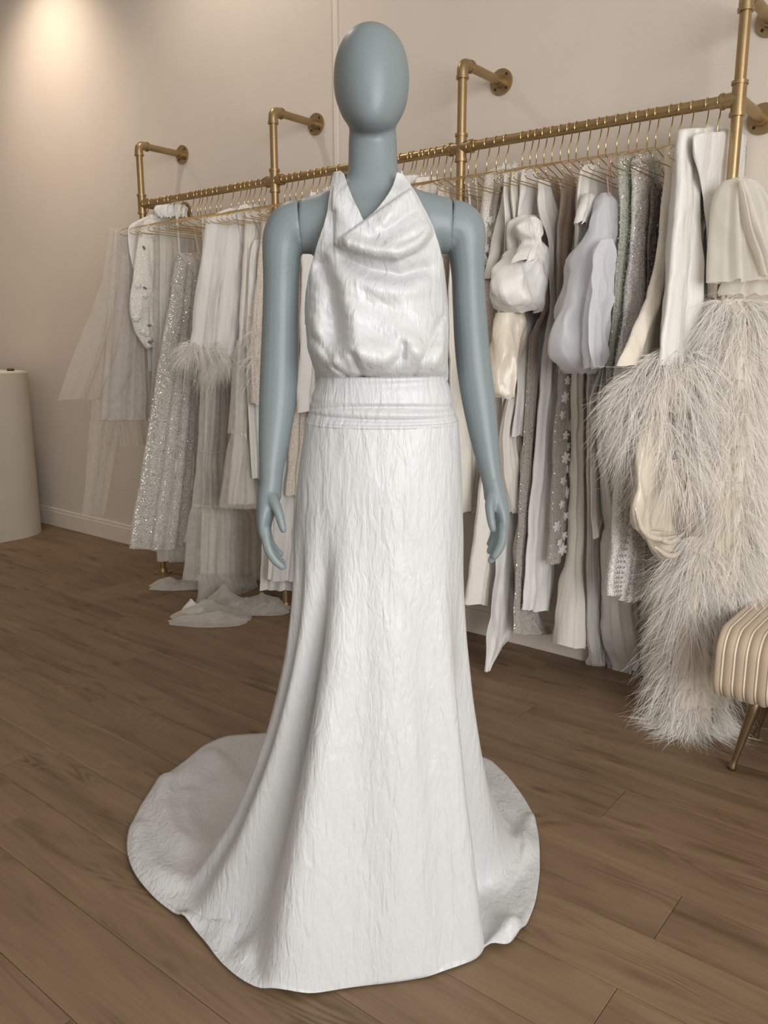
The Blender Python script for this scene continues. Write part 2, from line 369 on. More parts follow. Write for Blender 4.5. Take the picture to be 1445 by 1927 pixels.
# ------------------------------------------------------------------ floor planks, each its own piece
PW = .1785
plank_me = {}
def plank_mesh(Ln):
    k = round(Ln, 2)
    if k not in plank_me:
        V, Fc = box(-k / 2 + .0006, k / 2 - .0006, -PW / 2 + .0006, PW / 2 - .0006, -.0045, 0, .0007)
        me = mesh('plank', V, Fc, False); me.materials.append(M['wood']); plank_me[k] = me
    return plank_me[k]
fl_inv = Matrix.Rotation(-ROTZ, 4, 'Z') @ Matrix.Translation(-Vector(floor.location))
row = 0; w = 1.9025 - PW * 0
rows_w = [1.9025 + PW * (k + .5) for k in range(-15, 6)]
pr = random.Random(3)
for wi, wc in enumerate(rows_w):
    wlo, whi = wc - PW / 2, wc + PW / 2
    if wlo > WALL: continue
    s = S0 - pr.uniform(0, 1.2)
    if abs(wc - 1.9918) < .01: s = .768 - 1.22 * 3
    while s < S1:
        Ln = 1.22
        c = s + Ln / 2
        o = bpy.data.objects.new('plank', plank_mesh(Ln)); col.objects.link(o); o.parent = floor
        g = Vector(swz(c, wc, 0)); o.location = fl_inv @ g
        s += Ln

# ------------------------------------------------------------------ ceiling spotlight washing the far wall
def spot(s, w, energy, size, blend, aim, color, label, radius=.04):
    p = swz(s, w, CEIL)
    e = empty('ceiling_spotlight', p, 0, label, 'lamp')
    t = np.linspace(0, 2 * math.pi, 24, endpoint=False)
    rg = lambda r, z: np.c_[r * np.cos(t), r * np.sin(t), np.full(24, z)]
    V, Fc = loft([rg(.055, 0), rg(.055, -.09), rg(.048, -.095), rg(.046, -.03)], True, True)
    link('lamp_housing', mesh('lamp_housing', V, Fc), M['lamp'], e)
    l = bpy.data.lights.new('ceiling_spot', 'SPOT'); l.energy = energy; l.spot_size = size; l.spot_blend = blend; l.color = color; l.shadow_soft_size = radius
    o = bpy.data.objects.new('ceiling_spot_offscreen', l); col.objects.link(o); o.parent = e; o.location = (0, 0, -.10)
    o.rotation_euler = (Vector(aim) - Vector(p)).to_track_quat('-Z', 'Y').to_euler()

# ------------------------------------------------------------------ clothes rack of gold pipe
rack_loc = swz(POSTS[1], RAIL, 0)
rack = empty('clothes_rack', rack_loc, ROTZ, 'wall-mounted clothes rack of gold painted pipe with round flanges', 'clothes rack')
def RL(s, w, z): return (s - POSTS[1], -(w - RAIL), z)     # rack-local coordinates
def cyl_part(name, a, b, r, mat, parent, n=20, off=None):
    a = np.array(a, float); b = np.array(b, float); c = (a + b) / 2
    V, Fc = tube([a - c, b - c], r, n); return link(name, mesh(name, V, Fc), mat, parent, tuple(c))
PR = .0165
def smooth_split(o):
    m = o.modifiers.new('edges', 'EDGE_SPLIT'); m.split_angle = math.radians(40)
for i, s in enumerate(POSTS):
    smooth_split(cyl_part('post', RL(s, RAIL, .012), RL(s, RAIL, TOPZ - .01), PR, M['gold'], rack))
    # elbow
    pts = [RL(s, RAIL, TOPZ - .048), RL(s, RAIL, TOPZ - .022), RL(s, RAIL + .008, TOPZ - .006), RL(s, RAIL + .024, TOPZ), RL(s, RAIL + .05, TOPZ)]
    pts = catmull(pts, 14)
    V, Fc = tube(pts, .0205, 18)
    e1 = link('elbow', mesh('elbow', V, Fc), M['gold'], rack)
    smooth_split(e1)
    for q0, q1 in ((RL(s, RAIL, TOPZ - .052), RL(s, RAIL, TOPZ - .042)), (RL(s, RAIL + .044, TOPZ), RL(s, RAIL + .054, TOPZ))):
        smooth_split(cyl_part('collar', q0, q1, .0232, M['gold'], e1))
    zs = [TOPZ] + ([RAILZ] if i in (0, 3) else [])
    for z in zs:
        smooth_split(cyl_part('arm', RL(s, RAIL + .01, z), RL(s, WALL - .012, z), PR, M['gold'], rack))
        fl = cyl_part('flange', RL(s, WALL - .009, z), RL(s, WALL, z), .047, M['gold'], rack, 32); smooth_split(fl)
        smooth_split(cyl_part('socket', RL(s - 0, WALL - .034, z), RL(s, WALL - .006, z), .0235, M['gold'], rack))
        fc = Vector(fl.location)
        for k in range(4):
            an = math.radians(45 + 90 * k)
            c = Vector((math.cos(an) * .034, .0048, math.sin(an) * .034))
            V, Fc = tube([(0, -.0008, 0), (0, .0008, 0)], .0052, 12)
            link('screw_hole', mesh('screw_hole', V, Fc), M['dark'], fl, tuple(c))
    # tee at the rail
    tee = cyl_part('tee', RL(s, RAIL, RAILZ - .045), RL(s, RAIL, RAILZ + .045), .0205, M['gold'], rack); smooth_split(tee)
    tl = Vector(tee.location)
    for dz in (-.043, .043):
        V, Fc = tube([(0, 0, dz - .005), (0, 0, dz + .005)], .0236, 20); smooth_split(link('collar', mesh('collar', V, Fc), M['gold'], tee))
    for sg in (-1, 1):
        if (i == 0 and sg > 0) or (i == 3 and sg < 0): continue
        V, Fc = tube([(0, 0, 0), (sg * .046, 0, 0)], .0205, 20); smooth_split(link('branch', mesh('branch', V, Fc), M['gold'], tee))
        V, Fc = tube([(sg * .040, 0, 0), (sg * .050, 0, 0)], .0236, 20); smooth_split(link('collar', mesh('collar', V, Fc), M['gold'], tee))
    t = np.linspace(0, 2 * math.pi, 28, endpoint=False)
    rg = lambda r, z: np.c_[r * np.cos(t), r * np.sin(t), np.full(28, z)]
    V, Fc = loft([rg(.047, 0), rg(.047, .008), rg(.026, .010), rg(.023, .03), rg(.018, .03)])
    o = link('foot_flange', mesh('foot_flange', V, Fc), M['gold'], rack, RL(s, RAIL, 0)); smooth_split(o)
for i in range(3):
    smooth_split(cyl_part('rail', RL(POSTS[i], RAIL, RAILZ), RL(POSTS[i + 1], RAIL, RAILZ), PR, M['gold'], rack))

# ------------------------------------------------------------------ hangers
def hanger_meshes():
    # local: x across the rail, z up, origin at the middle of the rail
    r = .0195; a = np.radians(np.linspace(-75, 170, 18))
    hook = [(-math.sin(x) * r * -1 if False else r * math.sin(x), 0, r * math.cos(x)) for x in a[::-1]]
    pts = [(r * math.sin(x), 0, r * math.cos(x)) for x in np.radians(np.linspace(-120, 95, 20))]
    pts = pts[::1]
    pts += [(.0185, 0, -.012), (.012, 0, -.036), (.001, 0, -.052), (0, 0, -.062), (0, 0, -.098)]
    V, Fc = tube(pts, .0021, 7, up=(0, 1, 0)); hk = mesh('hook', V, Fc)
    hw = .195
    b = [(0, -.098), (.02, -.1005), (.07, -.113), (.13, -.131), (hw - .012, -.147), (hw - .001, -.155), (hw + .001, -.166), (hw - .008, -.173), (hw - .03, -.174), (.08, -.172)]
    right = [(x, 0, z) for x, z in b]; left = [(-x, 0, z) for x, z in b[::-1]]
    loop = catmull(np.array(right), 40).tolist() + catmull(np.array(left), 40).tolist()
    V, Fc = tube(loop, .0017, 6, up=(0, 1, 0)); fr = mesh('shoulder_wire', V, Fc)
    hk.materials.append(M['hang']); fr.materials.append(M['hang'])
    return hk, fr
HK, FR = hanger_meshes()
hooks = [274, 286, 302, 315, 322, 339, 359, 370.6, 376, 385, 394, 406, 414, 434, 448, 459, 466, 475, 487, 496.5, 521, 535, 545, 556, 568, 585, 597, 609, 619, 639,
         755, 772, 779, 793.5, 800.5, 812, 822.6, 837, 849, 874 + 8, 896, 916.6, 935, 952.7, 984, 998.5, 1010.7, 1025, 1040, 1056, 1071.7, 1086, 1108, 1128, 1142, 1163, 1185, 1201,
         1220.5, 1236.6, 1263, 1281, 1303, 1331, 1353.7]
hr = random.Random(11)
for i, hx in enumerate(hooks):
    s = rail_s(hx)
    h = empty('wire_hanger', swz(s, RAIL, RAILZ), 0, 'thin gold wire hanger hooked over the gold rail', 'hanger', 'gold wire hangers along the rail')
    tw = hr.uniform(-3, 3) if i < len(hooks) - 1 else 0
    h.rotation_euler = (0, 0, math.atan2(N[1], N[0]) + math.radians(tw))
    for nm, me in (('hook', HK), ('shoulder_wire', FR)):
        o = bpy.data.objects.new(nm, me); col.objects.link(o); o.parent = h
        o.location = (0, 0, -.0012)

# ------------------------------------------------------------------ plastered counter at the far left
cs0, cs1, cw0, cw1, cz = 5.085, 5.9, .9, 2.80, 1.079
def rrect(x0, x1, y0, y1, r, n=10):
    out = []
    for cx, cy, a0 in ((x1 - r, y1 - r, 0), (x0 + r, y1 - r, 90), (x0 + r, y0 + r, 180), (x1 - r, y0 + r, 270)):
        for k in range(n + 1):
            a = math.radians(a0 + 90 * k / n); out.append((cx + r * math.cos(a), cy + r * math.sin(a)))
    return np.array(out)
ce = empty('counter', swz((cs0 + cs1) / 2, (cw0 + cw1) / 2, 0), ROTZ, 'rounded cream plaster counter standing against the taupe wall', 'counter')
hx_, hy_ = (cs1 - cs0) / 2, (cw1 - cw0) / 2
def rr(d, z, r=.24): q = rrect(-hx_ + d, hx_ - d, -hy_ + d, hy_ - d, r - d); return np.c_[q, np.full(len(q), z)]
V, Fc = loft([rr(0, 0), rr(0, cz - .006), rr(.006, cz)]); cb = link('body', mesh('body', V, Fc), M['plaster'], ce); smooth_split(cb)
V, Fc = loft([rr(.02, cz, .26), rr(.02, cz + .003, .26), rr(.023, cz + .0045, .26)]); ct = link('counter_top', mesh('counter_top', V, Fc), M['trim'], ce); smooth_split(ct)
# small dark object lying on the counter edge
g = onplane(20, 698, swz(cs0 + .14, 2.4, 0), D)
V, Fc = loft([np.c_[q := rrect(-.022, .022, -.012, .012, .006, 5), np.zeros(len(q))], np.c_[q, np.full(len(q), .012)], np.c_[q * .7, np.full(len(q), .017)]])
lab(link('dark_object', mesh('dark_object', V, Fc), M['black'], None, (g[0], g[1], cz + .0045), (0, 0, .5)), 'small black object lying on the plaster counter', 'black object').name = 'small_black_box'

# ------------------------------------------------------------------ channelled bench at the right
bs1, bw0, bw1, bz0, bz1 = .627, 2.30, 2.74, .235, .455
be = empty('bench', swz(bs1 - .5, (bw0 + bw1) / 2, 0), ROTZ, 'beige channel-tufted bench with cream piping on tapered brass legs', 'bench')
CHW = .031
def bench_section(x, inset):
    # section across the bench at local x : y from wall side(-) to room side(+)
    y0, y1 = -(bw1 - bw0) / 2 + inset, (bw1 - bw0) / 2 - inset
    q = rrect(y0, y1, bz0 + inset, bz1 - inset, .07, 8)
    return np.c_[np.full(len(q), x), q]
nch = 31
hl = .5
for k in range(nch):
    x1 = hl - k * CHW; x0 = x1 - CHW
    xs = np.linspace(x0, x1, 7)
    rings = []
    for x in xs:
        u = (x - x0) / CHW
        ins = .007 * (abs(2 * u - 1) ** 2.5)
        if k == 0: ins = .007 * (max(0, 1 - 2 * u) ** 2.5) + (.075 * max(0, 2 * u - 1) ** 3.2)
        rings.append(bench_section(x, ins))
    V, Fc = loft(rings); link('channel', mesh('channel', V, Fc), M['bench'], be)
    q = bench_section(x0, .0045)
    if k < nch - 1:
        V, Fc = tube(np.vstack([q, q[:1]]), .0036, 6, False, up=(1, 0, 0)); link('piping', mesh('piping', V, Fc), M['piping'], be)
inv = Matrix.Rotation(-ROTZ, 4, 'Z') @ Matrix.Translation(-Vector(be.location))
for fx, tx in ((swz(.566, 2.392, 0), swz(.512, 2.42, .27)),):
    a = np.array(inv @ Vector(tx)); b = np.array(inv @ Vector(fx))
    for sx, sy in ((1, 1), (1, -1), (-1, 1), (-1, -1)):
        A = a.copy(); B = b.copy()
        if sx < 0: A[0] = -.44 - A[0] + .0; B[0] = -.44 - B[0]
        if sy < 0: A[1] *= -1; B[1] *= -1
        ts = np.array([0, .3, .6, .88, .93, .97, 1.0]); rd = np.array([.019, .0165, .0125, .009, .0095, .0135, .0125])
        pts = A + (B - A) * ts[:, None]
        pts[-1, 2] = 0.0
        V, Fc = tube(pts, rd, 16); link('leg', mesh('leg', V, Fc), M['legb'], be)
# ------------------------------------------------------------------ mannequin
Y0 = 1.65
KPX = None
def X_at(px, py, Y=Y0): return atY(px, py, Y)[0]
def Z_at(py, Y=Y0): return atY(CX, py, Y)[2]
mloc = np.array([0.0, Y0, 0.0]); mloc[0] = X_at(700, 900)
mq = empty('mannequin', mloc, 0, 'grey-blue faceless egg-head mannequin wearing the halter gown', 'mannequin')
def hrings(rows, n=48, ex=2.0, resample=60):
    """rows: py, xl, xr, depth half-size, depth centre offset (towards camera negative)"""
    K = []
    for r in rows:
        py, xl, xr, b, yc = r
        a, c = X_at(xl, py), X_at(xr, py)
        K.append(((a + c) / 2, yc, Z_at(py), max((c - a) / 2, .001), b))
    K = catmull(np.array(K), resample); t = np.arange(n) * 2 * math.pi / n
    cx, sx = np.cos(t), np.sin(t)
    sc = np.sign(cx) * np.abs(cx) ** (2 / ex); ss = np.sign(sx) * np.abs(sx) ** (2 / ex)
    return np.array([np.c_[k[0] + max(k[3], .0005) * sc, Y0 + k[1] + max(k[4], .0005) * ss, np.full(n, k[2])] for k in K])
body = MB()
head = [(47, 696, 700, .004, .012), (49.5, 681, 716, .032, .012), (54, 669, 728, .048, .012), (62, 657, 740, .064, .011), (76, 645, 753, .079, .010), (95, 636, 762, .089, .008), (120, 629.5, 768, .095, .004),
        (150, 627.5, 770, .096, -.001), (180, 630, 768, .092, -.006), (205, 637, 763, .085, -.012), (226, 646, 754, .076, -.018), (244, 659, 742, .064, -.024), (254, 671, 730, .048, -.029), (260, 684, 716, .026, -.034), (262, 698, 701, .006, -.036)]
body.add(*loft(hrings(head)))
torso = [(215, 662, 740, .046, .016), (250, 656, 746, .050, .016), (300, 655, 748, .052, .012), (328, 653, 750, .054, .008), (343, 645, 757, .056, .006), (354, 624, 778, .058, .006), (363, 604, 800, .060, .006), (374, 590, 822, .064, .006), (395, 582, 832, .072, .002),
         (430, 582, 832, .080, -.002), (470, 588, 826, .082, -.004), (520, 600, 818, .084, -.006), (580, 606, 812, .084, -.004), (650, 612, 810, .080, 0), (690, 616, 814, .069, .006), (715, 616, 820, .069, .006), (760, 604, 838, .088, 0), (800, 594, 848, .098, .002), (860, 584, 856, .106, .006),
         (930, 584, 852, .104, .006), (985, 600, 836, .085, .004)]
body.add(*loft(hrings(torso, ex=2.25, resample=90)))
# shoulder yoke running out to the arm seams
ys = []
n = 40; t = np.arange(n) * 2 * math.pi / n
for px, py, rz, ry in ((564.5, 427, .0515, .046), (585, 424, .053, .049), (620, 418, .056, .056), (708, 410, .062, .064), (796, 418, .056, .056), (830, 424, .053, .049), (849.5, 427, .0515, .046)):
    c = atY(px, py, Y0); ys.append((c[0], c[2], rz, ry))
ys = catmull(ys, 40)
body.add(*loft([np.c_[np.full(n, k[0]), Y0 + k[3] * np.cos(t), k[1] + k[2] * np.sin(t)] for k in ys]))
# legs below the gown
for sx in (-1, 1):
    xc = mloc[0] + sx * .075
    V, Fc = tube([(xc, Y0, .84), (xc, Y0 - .004, .66), (xc + sx * .003, Y0 - .002, .48), (xc + sx * .004, Y0 + .008, .32), (xc + sx * .004, Y0 + .01, .10), (xc + sx * .004, Y0, .045)], [.082, .075, .055, .052, .033, .034], 20); body.add(V, Fc)
    V, Fc = tube([(xc, Y0 + .05, .032), (xc, Y0, .036), (xc + sx * .01, Y0 - .08, .028), (xc + sx * .014, Y0 - .15, .02)], [.026, .034, .034, .018], 14); body.add(V, Fc)
def remesh(o, vox, it):
    m = o.modifiers.new('remesh', 'REMESH'); m.mode = 'VOXEL'; m.voxel_size = vox; m.use_smooth_shade = True
    s = o.modifiers.new('smooth', 'SMOOTH'); s.factor = .5; s.iterations = it
body.V = local_frame(body.V, mloc)
bo = link('body', body.mesh('body'), M['manq'], mq); remesh(bo, .0048, 7)
# stand plate
t = np.linspace(0, 2 * math.pi, 40, endpoint=False)
rg = lambda r, z: np.c_[r * np.cos(t), r * np.sin(t), np.full(40, z)]
V, Fc = loft([rg(.16, 0), rg(.16, .006), rg(.157, .008)]); link('stand_plate', mesh('stand_plate', V, Fc), M['gold'], mq)

def limb(keys, n=22, res=60):
    """keys: px,py,Yoff,rx(px),ry(m)   centre line in the photo plane at Y0+Yoff, elliptical section"""
    K = []
    for px, py, yo, rp, ry in keys:
        p = atY(px, py, Y0 + yo); r = abs(atY(px + rp, py, Y0 + yo)[0] - p[0]); K.append((*p, r, ry))
    K = catmull(np.array(K), res)
    pts = K[:, :3]; T = np.gradient(pts, axis=0); T /= np.linalg.norm(T, axis=1)[:, None]
    rings = []
    tt = np.arange(n) * 2 * math.pi / n
    Yd = np.array([0, 1.0, 0])
    for i in range(len(K)):
        b = Yd - T[i] * (T[i] @ Yd); b /= np.linalg.norm(b); a = np.cross(b, T[i])
        rings.append(pts[i] + K[i, 3] * np.cos(tt)[:, None] * a + K[i, 4] * np.sin(tt)[:, None] * b)
    return rings
def roundcap(rings):
    r = list(rings); c = r[-1].mean(0); d = c - r[-2].mean(0); d /= np.linalg.norm(d); rad = np.linalg.norm(r[-1] - c, axis=1).mean()
    for k in (30, 55, 75, 88):
        a = math.radians(k); r.append(c + (rings[-1] - c) * math.cos(a) + d * rad * math.sin(a))
    return r
def arm(name, main, palm, fingers, thumb):
    b = MB()
    b.add(*loft(limb(main)))
    b.add(*loft(limb(palm)))
    for f in fingers + [thumb]: b.add(*loft(roundcap(limb(f, 14, 26))))
    piv = atY(main[0][0], main[0][1], Y0)
    b.V = local_frame(b.V, piv)
    o = link(name, b.mesh(name), M['manq'], mq, tuple(piv - mloc)); remesh(o, .0026, 5)
    return o
armL = [(567.0, 427, 0, 49, .0455), (553, 429, 0, 48, .0455), (543, 436, 0, 45, .045), (534, 452, 0, 40.5, .044), (530, 478, 0, 36.5, .042), (529, 520, .004, 34, .041), (528, 571, .006, 33.5, .040), (526.5, 640, .008, 34.5, .039), (524.5, 707, .006, 35.5, .038), (521, 770, 0, 34, .037), (515.5, 830, -.012, 29, .033), (511, 880, -.024, 23.5, .029), (509.5, 912, -.03, 21.5, .027), (507, 935, -.034, 22, .028)]
palmL = [(509.5, 905, -.03, 20, .026), (506, 935, -.034, 22, .031), (500, 965, -.038, 17.5, .037), (497.5, 985, -.040, 14, .038), (497.5, 1000, -.041, 11.5, .035), (498.5, 1010, -.041, 8, .030)]
def fingerset(path, tips):
    out = []
    for (dx, dy, yo, k, r) in tips:
        keys = []
        for j, (px, py) in enumerate(path):
            q = path[0]; x = q[0] + (px - q[0]) * k + dx; y = q[1] + (py - q[1]) * k + dy
            rad = [1.0, .98, .92, .86, .72][j] * r
            keys.append((x, y, yo - .002 * j, rad * 1000, rad * .96))
        out.append(keys)
    return out
S = 1.03
fl = fingerset([(498, 992), (500.5, 1016), (507, 1038), (518, 1055), (531, 1067)], [(0, 0, -.066, 1.0, .0094), (1, -2, -.050, 1.02, .0096), (2.5, -4, -.033, .94, .0092), (4, -8, -.018, .78, .0082)])
thL = [(508, 932, -.052, 13, .011), (518, 950, -.066, 10.5, .0115), (525, 968, -.074, 9, .0100), (529.5, 985, -.079, 8, .0088), (533, 997, -.082, 6.5, .0072)]
arm('arm', armL, palmL, fl, thL)
armR = [(847.0, 427, 0, 49, .0455), (861, 429, 0, 48, .0455), (870, 436, 0, 44.5, .045), (876, 452, 0, 39, .044), (878, 478, 0, 34, .042), (880.5, 520, .004, 31, .041), (883, 571, .006, 31.5, .040), (887, 640, .008, 32.5, .039), (893, 700, .006, 32.5, .038), (903, 770, 0, 30.5, .037), (914, 840, -.012, 25, .033), (923, 890, -.024, 20, .028), (928, 915, -.03, 19.5, .027), (932, 938, -.034, 21, .028)]
palmR = [(926, 905, -.03, 18.5, .026), (933, 935, -.034, 20.5, .031), (942, 962, -.038, 16.5, .036), (944.5, 982, -.04, 13.5, .037), (944, 998, -.04, 11.5, .034), (942, 1008, -.04, 8, .03)]
fr = fingerset([(944, 988), (944, 1010), (941, 1027), (935, 1040), (929, 1050)], [(2, -3, -.066, 1.0, .0096), (-4, 0, -.050, 1.08, .0094), (-10, -4, -.034, .86, .0090), (-13, -8, -.02, .70, .0080)])
thR = [(927, 932, -.052, 12, .011), (921.5, 950, -.064, 9.5, .0115), (922.5, 968, -.072, 8.5, .0100), (925, 985, -.077, 7.8, .0088), (927.5, 996, -.080, 6.3, .0072)]
arm('arm', armR, palmR, fr, thR)

# ------------------------------------------------------------------ the gown
gw = empty('wedding_gown', mloc, 0, 'white crinkle satin halter wedding gown with cowl neck and floor train', 'wedding gown')
def fbm(p, s, o=0.0): return mnoise.noise(Vector((p[0] * s[0] + o, p[1] * s[1] + o * .7, p[2] * s[2] - o)))
# --- skirt: columns running from the waist to the hem
hemK = [(0, 690, 1853), (10, 750, 1846), (20, 805, 1837), (32, 858, 1820), (42, 896, 1803), (50, 915, 1788), (57, 934, 1786), (65, 962, 1780), (73, 988, 1748), (82, 1008, 1700), (91, 1016, 1640), (102, 1012, 1570), (114, 1000, 1528), (126, 984, 1500), (142, 955, 1462), (155, 920, 1428),
        (180, 720, 1385), (205, 570, 1378), (222, 480, 1382), (236, 425, 1386), (247, 384, 1403), (258, 345, 1436), (268, 300, 1470), (276, 262, 1520), (284, 240, 1575), (291, 239, 1610), (298, 252, 1648), (306, 288, 1690), (314, 342, 1729), (321, 378, 1764), (328, 408, 1806), (335, 445, 1840), (342, 500, 1868), (349, 565, 1876), (355, 628, 1862)]
conK = [(0, 690, 1848), (20, 804, 1832), (38, 884, 1802), (47, 906, 1782), (56, 905, 1730), (64, 908, 1680), (76, 935, 1645), (88, 968, 1618), (98, 978, 1598), (116, 962, 1560), (140, 900, 1530), (180, 730, 1500), (215, 560, 1510), (240, 478, 1545), (262, 412, 1600), (280, 366, 1655), (296, 352, 1690), (310, 392, 1728), (325, 452, 1800), (340, 518, 1850), (350, 590, 1858)]
def periodic(Kx, th, z):
    a = np.array([k[0] for k in Kx], float); p = np.array([onfloor(k[1], k[2], z)[:2] for k in Kx])
    a3 = np.r_[a - 360, a, a + 360]; p3 = np.vstack([p, p, p])
    # smooth cubic via dense linear + gaussian
    g = np.arange(-180, 540, 1.0); out = []
    for d in range(2):
        v = np.interp(g, a3, p3[:, d]); ker = np.exp(-.5 * (np.arange(-9, 10) / 2.2) ** 2); ker /= ker.sum()
        v = np.convolve(np.pad(v, 9, mode='edge'), ker, 'valid'); out.append(np.interp(th, g, v))
    return np.array(out).T
NT = 300
th = np.arange(NT) * 360.0 / NT
HEM = periodic(hemK, th, .004); CON = periodic(conK, th, .01)
rad_ = np.radians(th)
def ring_at(py, xl, xr, b, yc=0.0, ex=2.2):
    a, c = X_at(xl, py), X_at(xr, py); cxx = (a + c) / 2; hw = (c - a) / 2
    s_, c_ = np.sin(rad_), -np.cos(rad_)
    s_ = np.sign(s_) * np.abs(s_) ** (2 / ex); c_ = np.sign(c_) * np.abs(c_) ** (2 / ex)
    return np.c_[cxx + hw * s_, Y0 + yc + b * c_], Z_at(py)
r0, z0 = ring_at(790, 578.5, 860.5, .120, .004)
r1, z1 = ring_at(900, 562, 867, .129, .006)
r2, z2 = ring_at(1010, 553, 869, .138, .008)
def wrap(a): return (a + 180) % 360 - 180
NVs, NVf = 150, 34
rows_ = []; tz = []
pexp = np.interp(th, [0, 30, 60, 90, 120, 180, 240, 270, 290, 310, 335, 360], [1.15, 1.25, 1.8, 2.3, 2.3, 2.0, 2.0, 2.2, 2.2, 1.9, 1.3, 1.15])
for i in range(NVs):
    t = i / (NVs - 1)
    z = z0 + (.012 - z0) * t
    if z > z2:
        if z > z1: f = (z0 - z) / (z0 - z1); xy = r0 + (r1 - r0) * f
        else: f = (z1 - z) / (z1 - z2); xy = r1 + (r2 - r1) * f
        q = 0.0
    else:
        q = (z2 - z) / (z2 - .012)
        g = (q ** pexp)[:, None]
        # keep some of the hip-to-knee flare everywhere
        xy = r2 + (CON - r2) * g
    rows_.append((xy, np.full(NT, z), np.full(NT, t)))
R0 = [np.c_[a, b] for a, b, c in rows_]
# smooth the profile where hip meets flare
A = np.array(R0)
for _ in range(14): A[1:-1, :, :2] = A[1:-1, :, :2] * .5 + .25 * (A[:-2, :, :2] + A[2:, :, :2])
cen = A[:, :, :2].mean(1, keepdims=True)
dirs = np.stack([np.sin(rad_), -np.cos(rad_)], 1)[None]
tt = np.linspace(0, 1, NVs)[:, None]
def groove(a0, width, drift=0.0):
    return np.exp(-.5 * (wrap(th[None] - (a0 + drift * tt)) / width) ** 2)
amp = smooth01((tt - .12) / .5) * (1 - .35 * smooth01((tt - .88) / .12))
disp = np.zeros((NVs, NT))
disp += -.062 * amp * groove(-34, 6, -3) + .026 * amp * groove(-19, 7, 1)
disp += .018 * amp * groove(-48, 5, -4) - .034 * amp * groove(-60, 5, -3) + .016 * amp * groove(-73, 5)
disp += -.050 * amp * smooth01((tt - .40) / .4) * groove(56, 5, 4) + .016 * amp * groove(43, 6)
disp += -.012 * amp * smooth01((tt - .45) / .4) * groove(104, 6) + .012 * amp * groove(78, 5)
disp += .010 * amp * groove(8, 10) - .008 * amp * groove(24, 6, 5) - .007 * amp * groove(-5, 5, 4)
for a0 in range(110, 300, 17): disp += (.012 if a0 % 2 else -.014) * amp * groove(a0, 6)
for i in range(NVs):
    for j in range(NT):
        p = A[i, j]
        disp[i, j] += .0050 * amp[i, 0] * fbm((p[0], p[1], p[2]), (9, 9, 2.2), 3.1) + .0015 * fbm(p, (32, 32, 8), 9.2)
A[:, :, :2] += dirs * disp[:, :, None]
# floor part out to the hem
last = A[-1]
FL = []
for i in range(1, NVf + 1):
    f = i / NVf
    xy = last[:, :2] + (HEM - last[:, :2]) * f
    ln = np.linalg.norm(HEM - last[:, :2], axis=1)
    z = np.zeros(NT)
    for j in range(NT):
        p = (xy[j, 0], xy[j, 1], 0)
        k = min(1.0, ln[j] / .12)
        z[j] = .012 + (.005 - .012) * f + k * (1 - f ** 3) * (.020 * max(-.3, fbm(p, (5.5, 5.5, 1), 5.5)) + .010 * max(-.2, fbm(p, (13, 13, 1), 1.5))) * smooth01(f / .25) + k * .006 * math.exp(-((f - .90) / .07) ** 2) * max(0, .15 + 1.6 * fbm(p, (6, 6, 1), 2.2))
    FL.append(np.c_[xy, np.maximum(z, .003)])
# raised curls at the front corners of the hem
A = np.concatenate([A, np.array(FL)])
def bump_at(px, py, r, h):
    c = onfloor(px, py, .01)[:2]; d2 = ((A[:, :, :2] - c) ** 2).sum(2); w_ = np.exp(-d2 / (2 * r * r)) * np.exp(-(A[:, :, 2] / .05) ** 2); A[:, :, 2] += h * w_
bump_at(960, 1752, .018, .022); bump_at(545, 1850, .026, .016); bump_at(470, 1795, .022, .020); bump_at(430, 1760, .03, .014); bump_at(985, 1590, .03, .016)
def ridge_on(pts, r, h):
    q = catmull(np.array([onfloor(x, y, .01)[:2] for x, y in pts]), 24); d2 = np.full(A.shape[:2], 1e9)
    for c in q: d2 = np.minimum(d2, ((A[:, :, :2] - c) ** 2).sum(2))
    A[:, :, 2] += h * np.exp(-d2 / (2 * r * r)) * np.exp(-(A[:, :, 2] / .05) ** 2)
ridge_on([(312, 1470), (310, 1530), (335, 1580), (395, 1615)], .022, .022); ridge_on([(355, 1490), (352, 1535), (372, 1570), (420, 1590)], .016, .012)
ridge_on([(262, 1560), (275, 1620), (320, 1660), (380, 1650)], .024, .016); ridge_on([(400, 1420), (430, 1450), (460, 1500)], .02, .014)
ridge_on([(350, 1728), (420, 1745), (470, 1760), (490, 1800)], .014, .016); ridge_on([(520, 1850), (560, 1840), (600, 1815)], .014, .014)
ridge_on([(930, 1655), (960, 1640), (985, 1612)], .012, .014); ridge_on([(920, 1790), (945, 1760), (965, 1745)], .012, .014); ridge_on([(1000, 1540), (985, 1575), (990, 1600)], .014, .012)
for _ in range(30):      # let the cloth run softly from the fall onto the floor
    lo = NVs - 16; hi = NVs + 10
    A[lo:hi] = A[lo:hi] * .4 + .3 * (A[lo - 1:hi - 1] + A[lo + 1:hi + 1])
A[:, :, 2] = np.maximum(A[:, :, 2], .003)
V = A.reshape(-1, 3) - mloc; Fc = quads(len(A), NT)
sk = link('skirt', mesh('skirt', V, Fc), M['gown'], gw)
sm = sk.modifiers.new('thickness', 'SOLIDIFY'); sm.thickness = .0025; sm.offset = -1
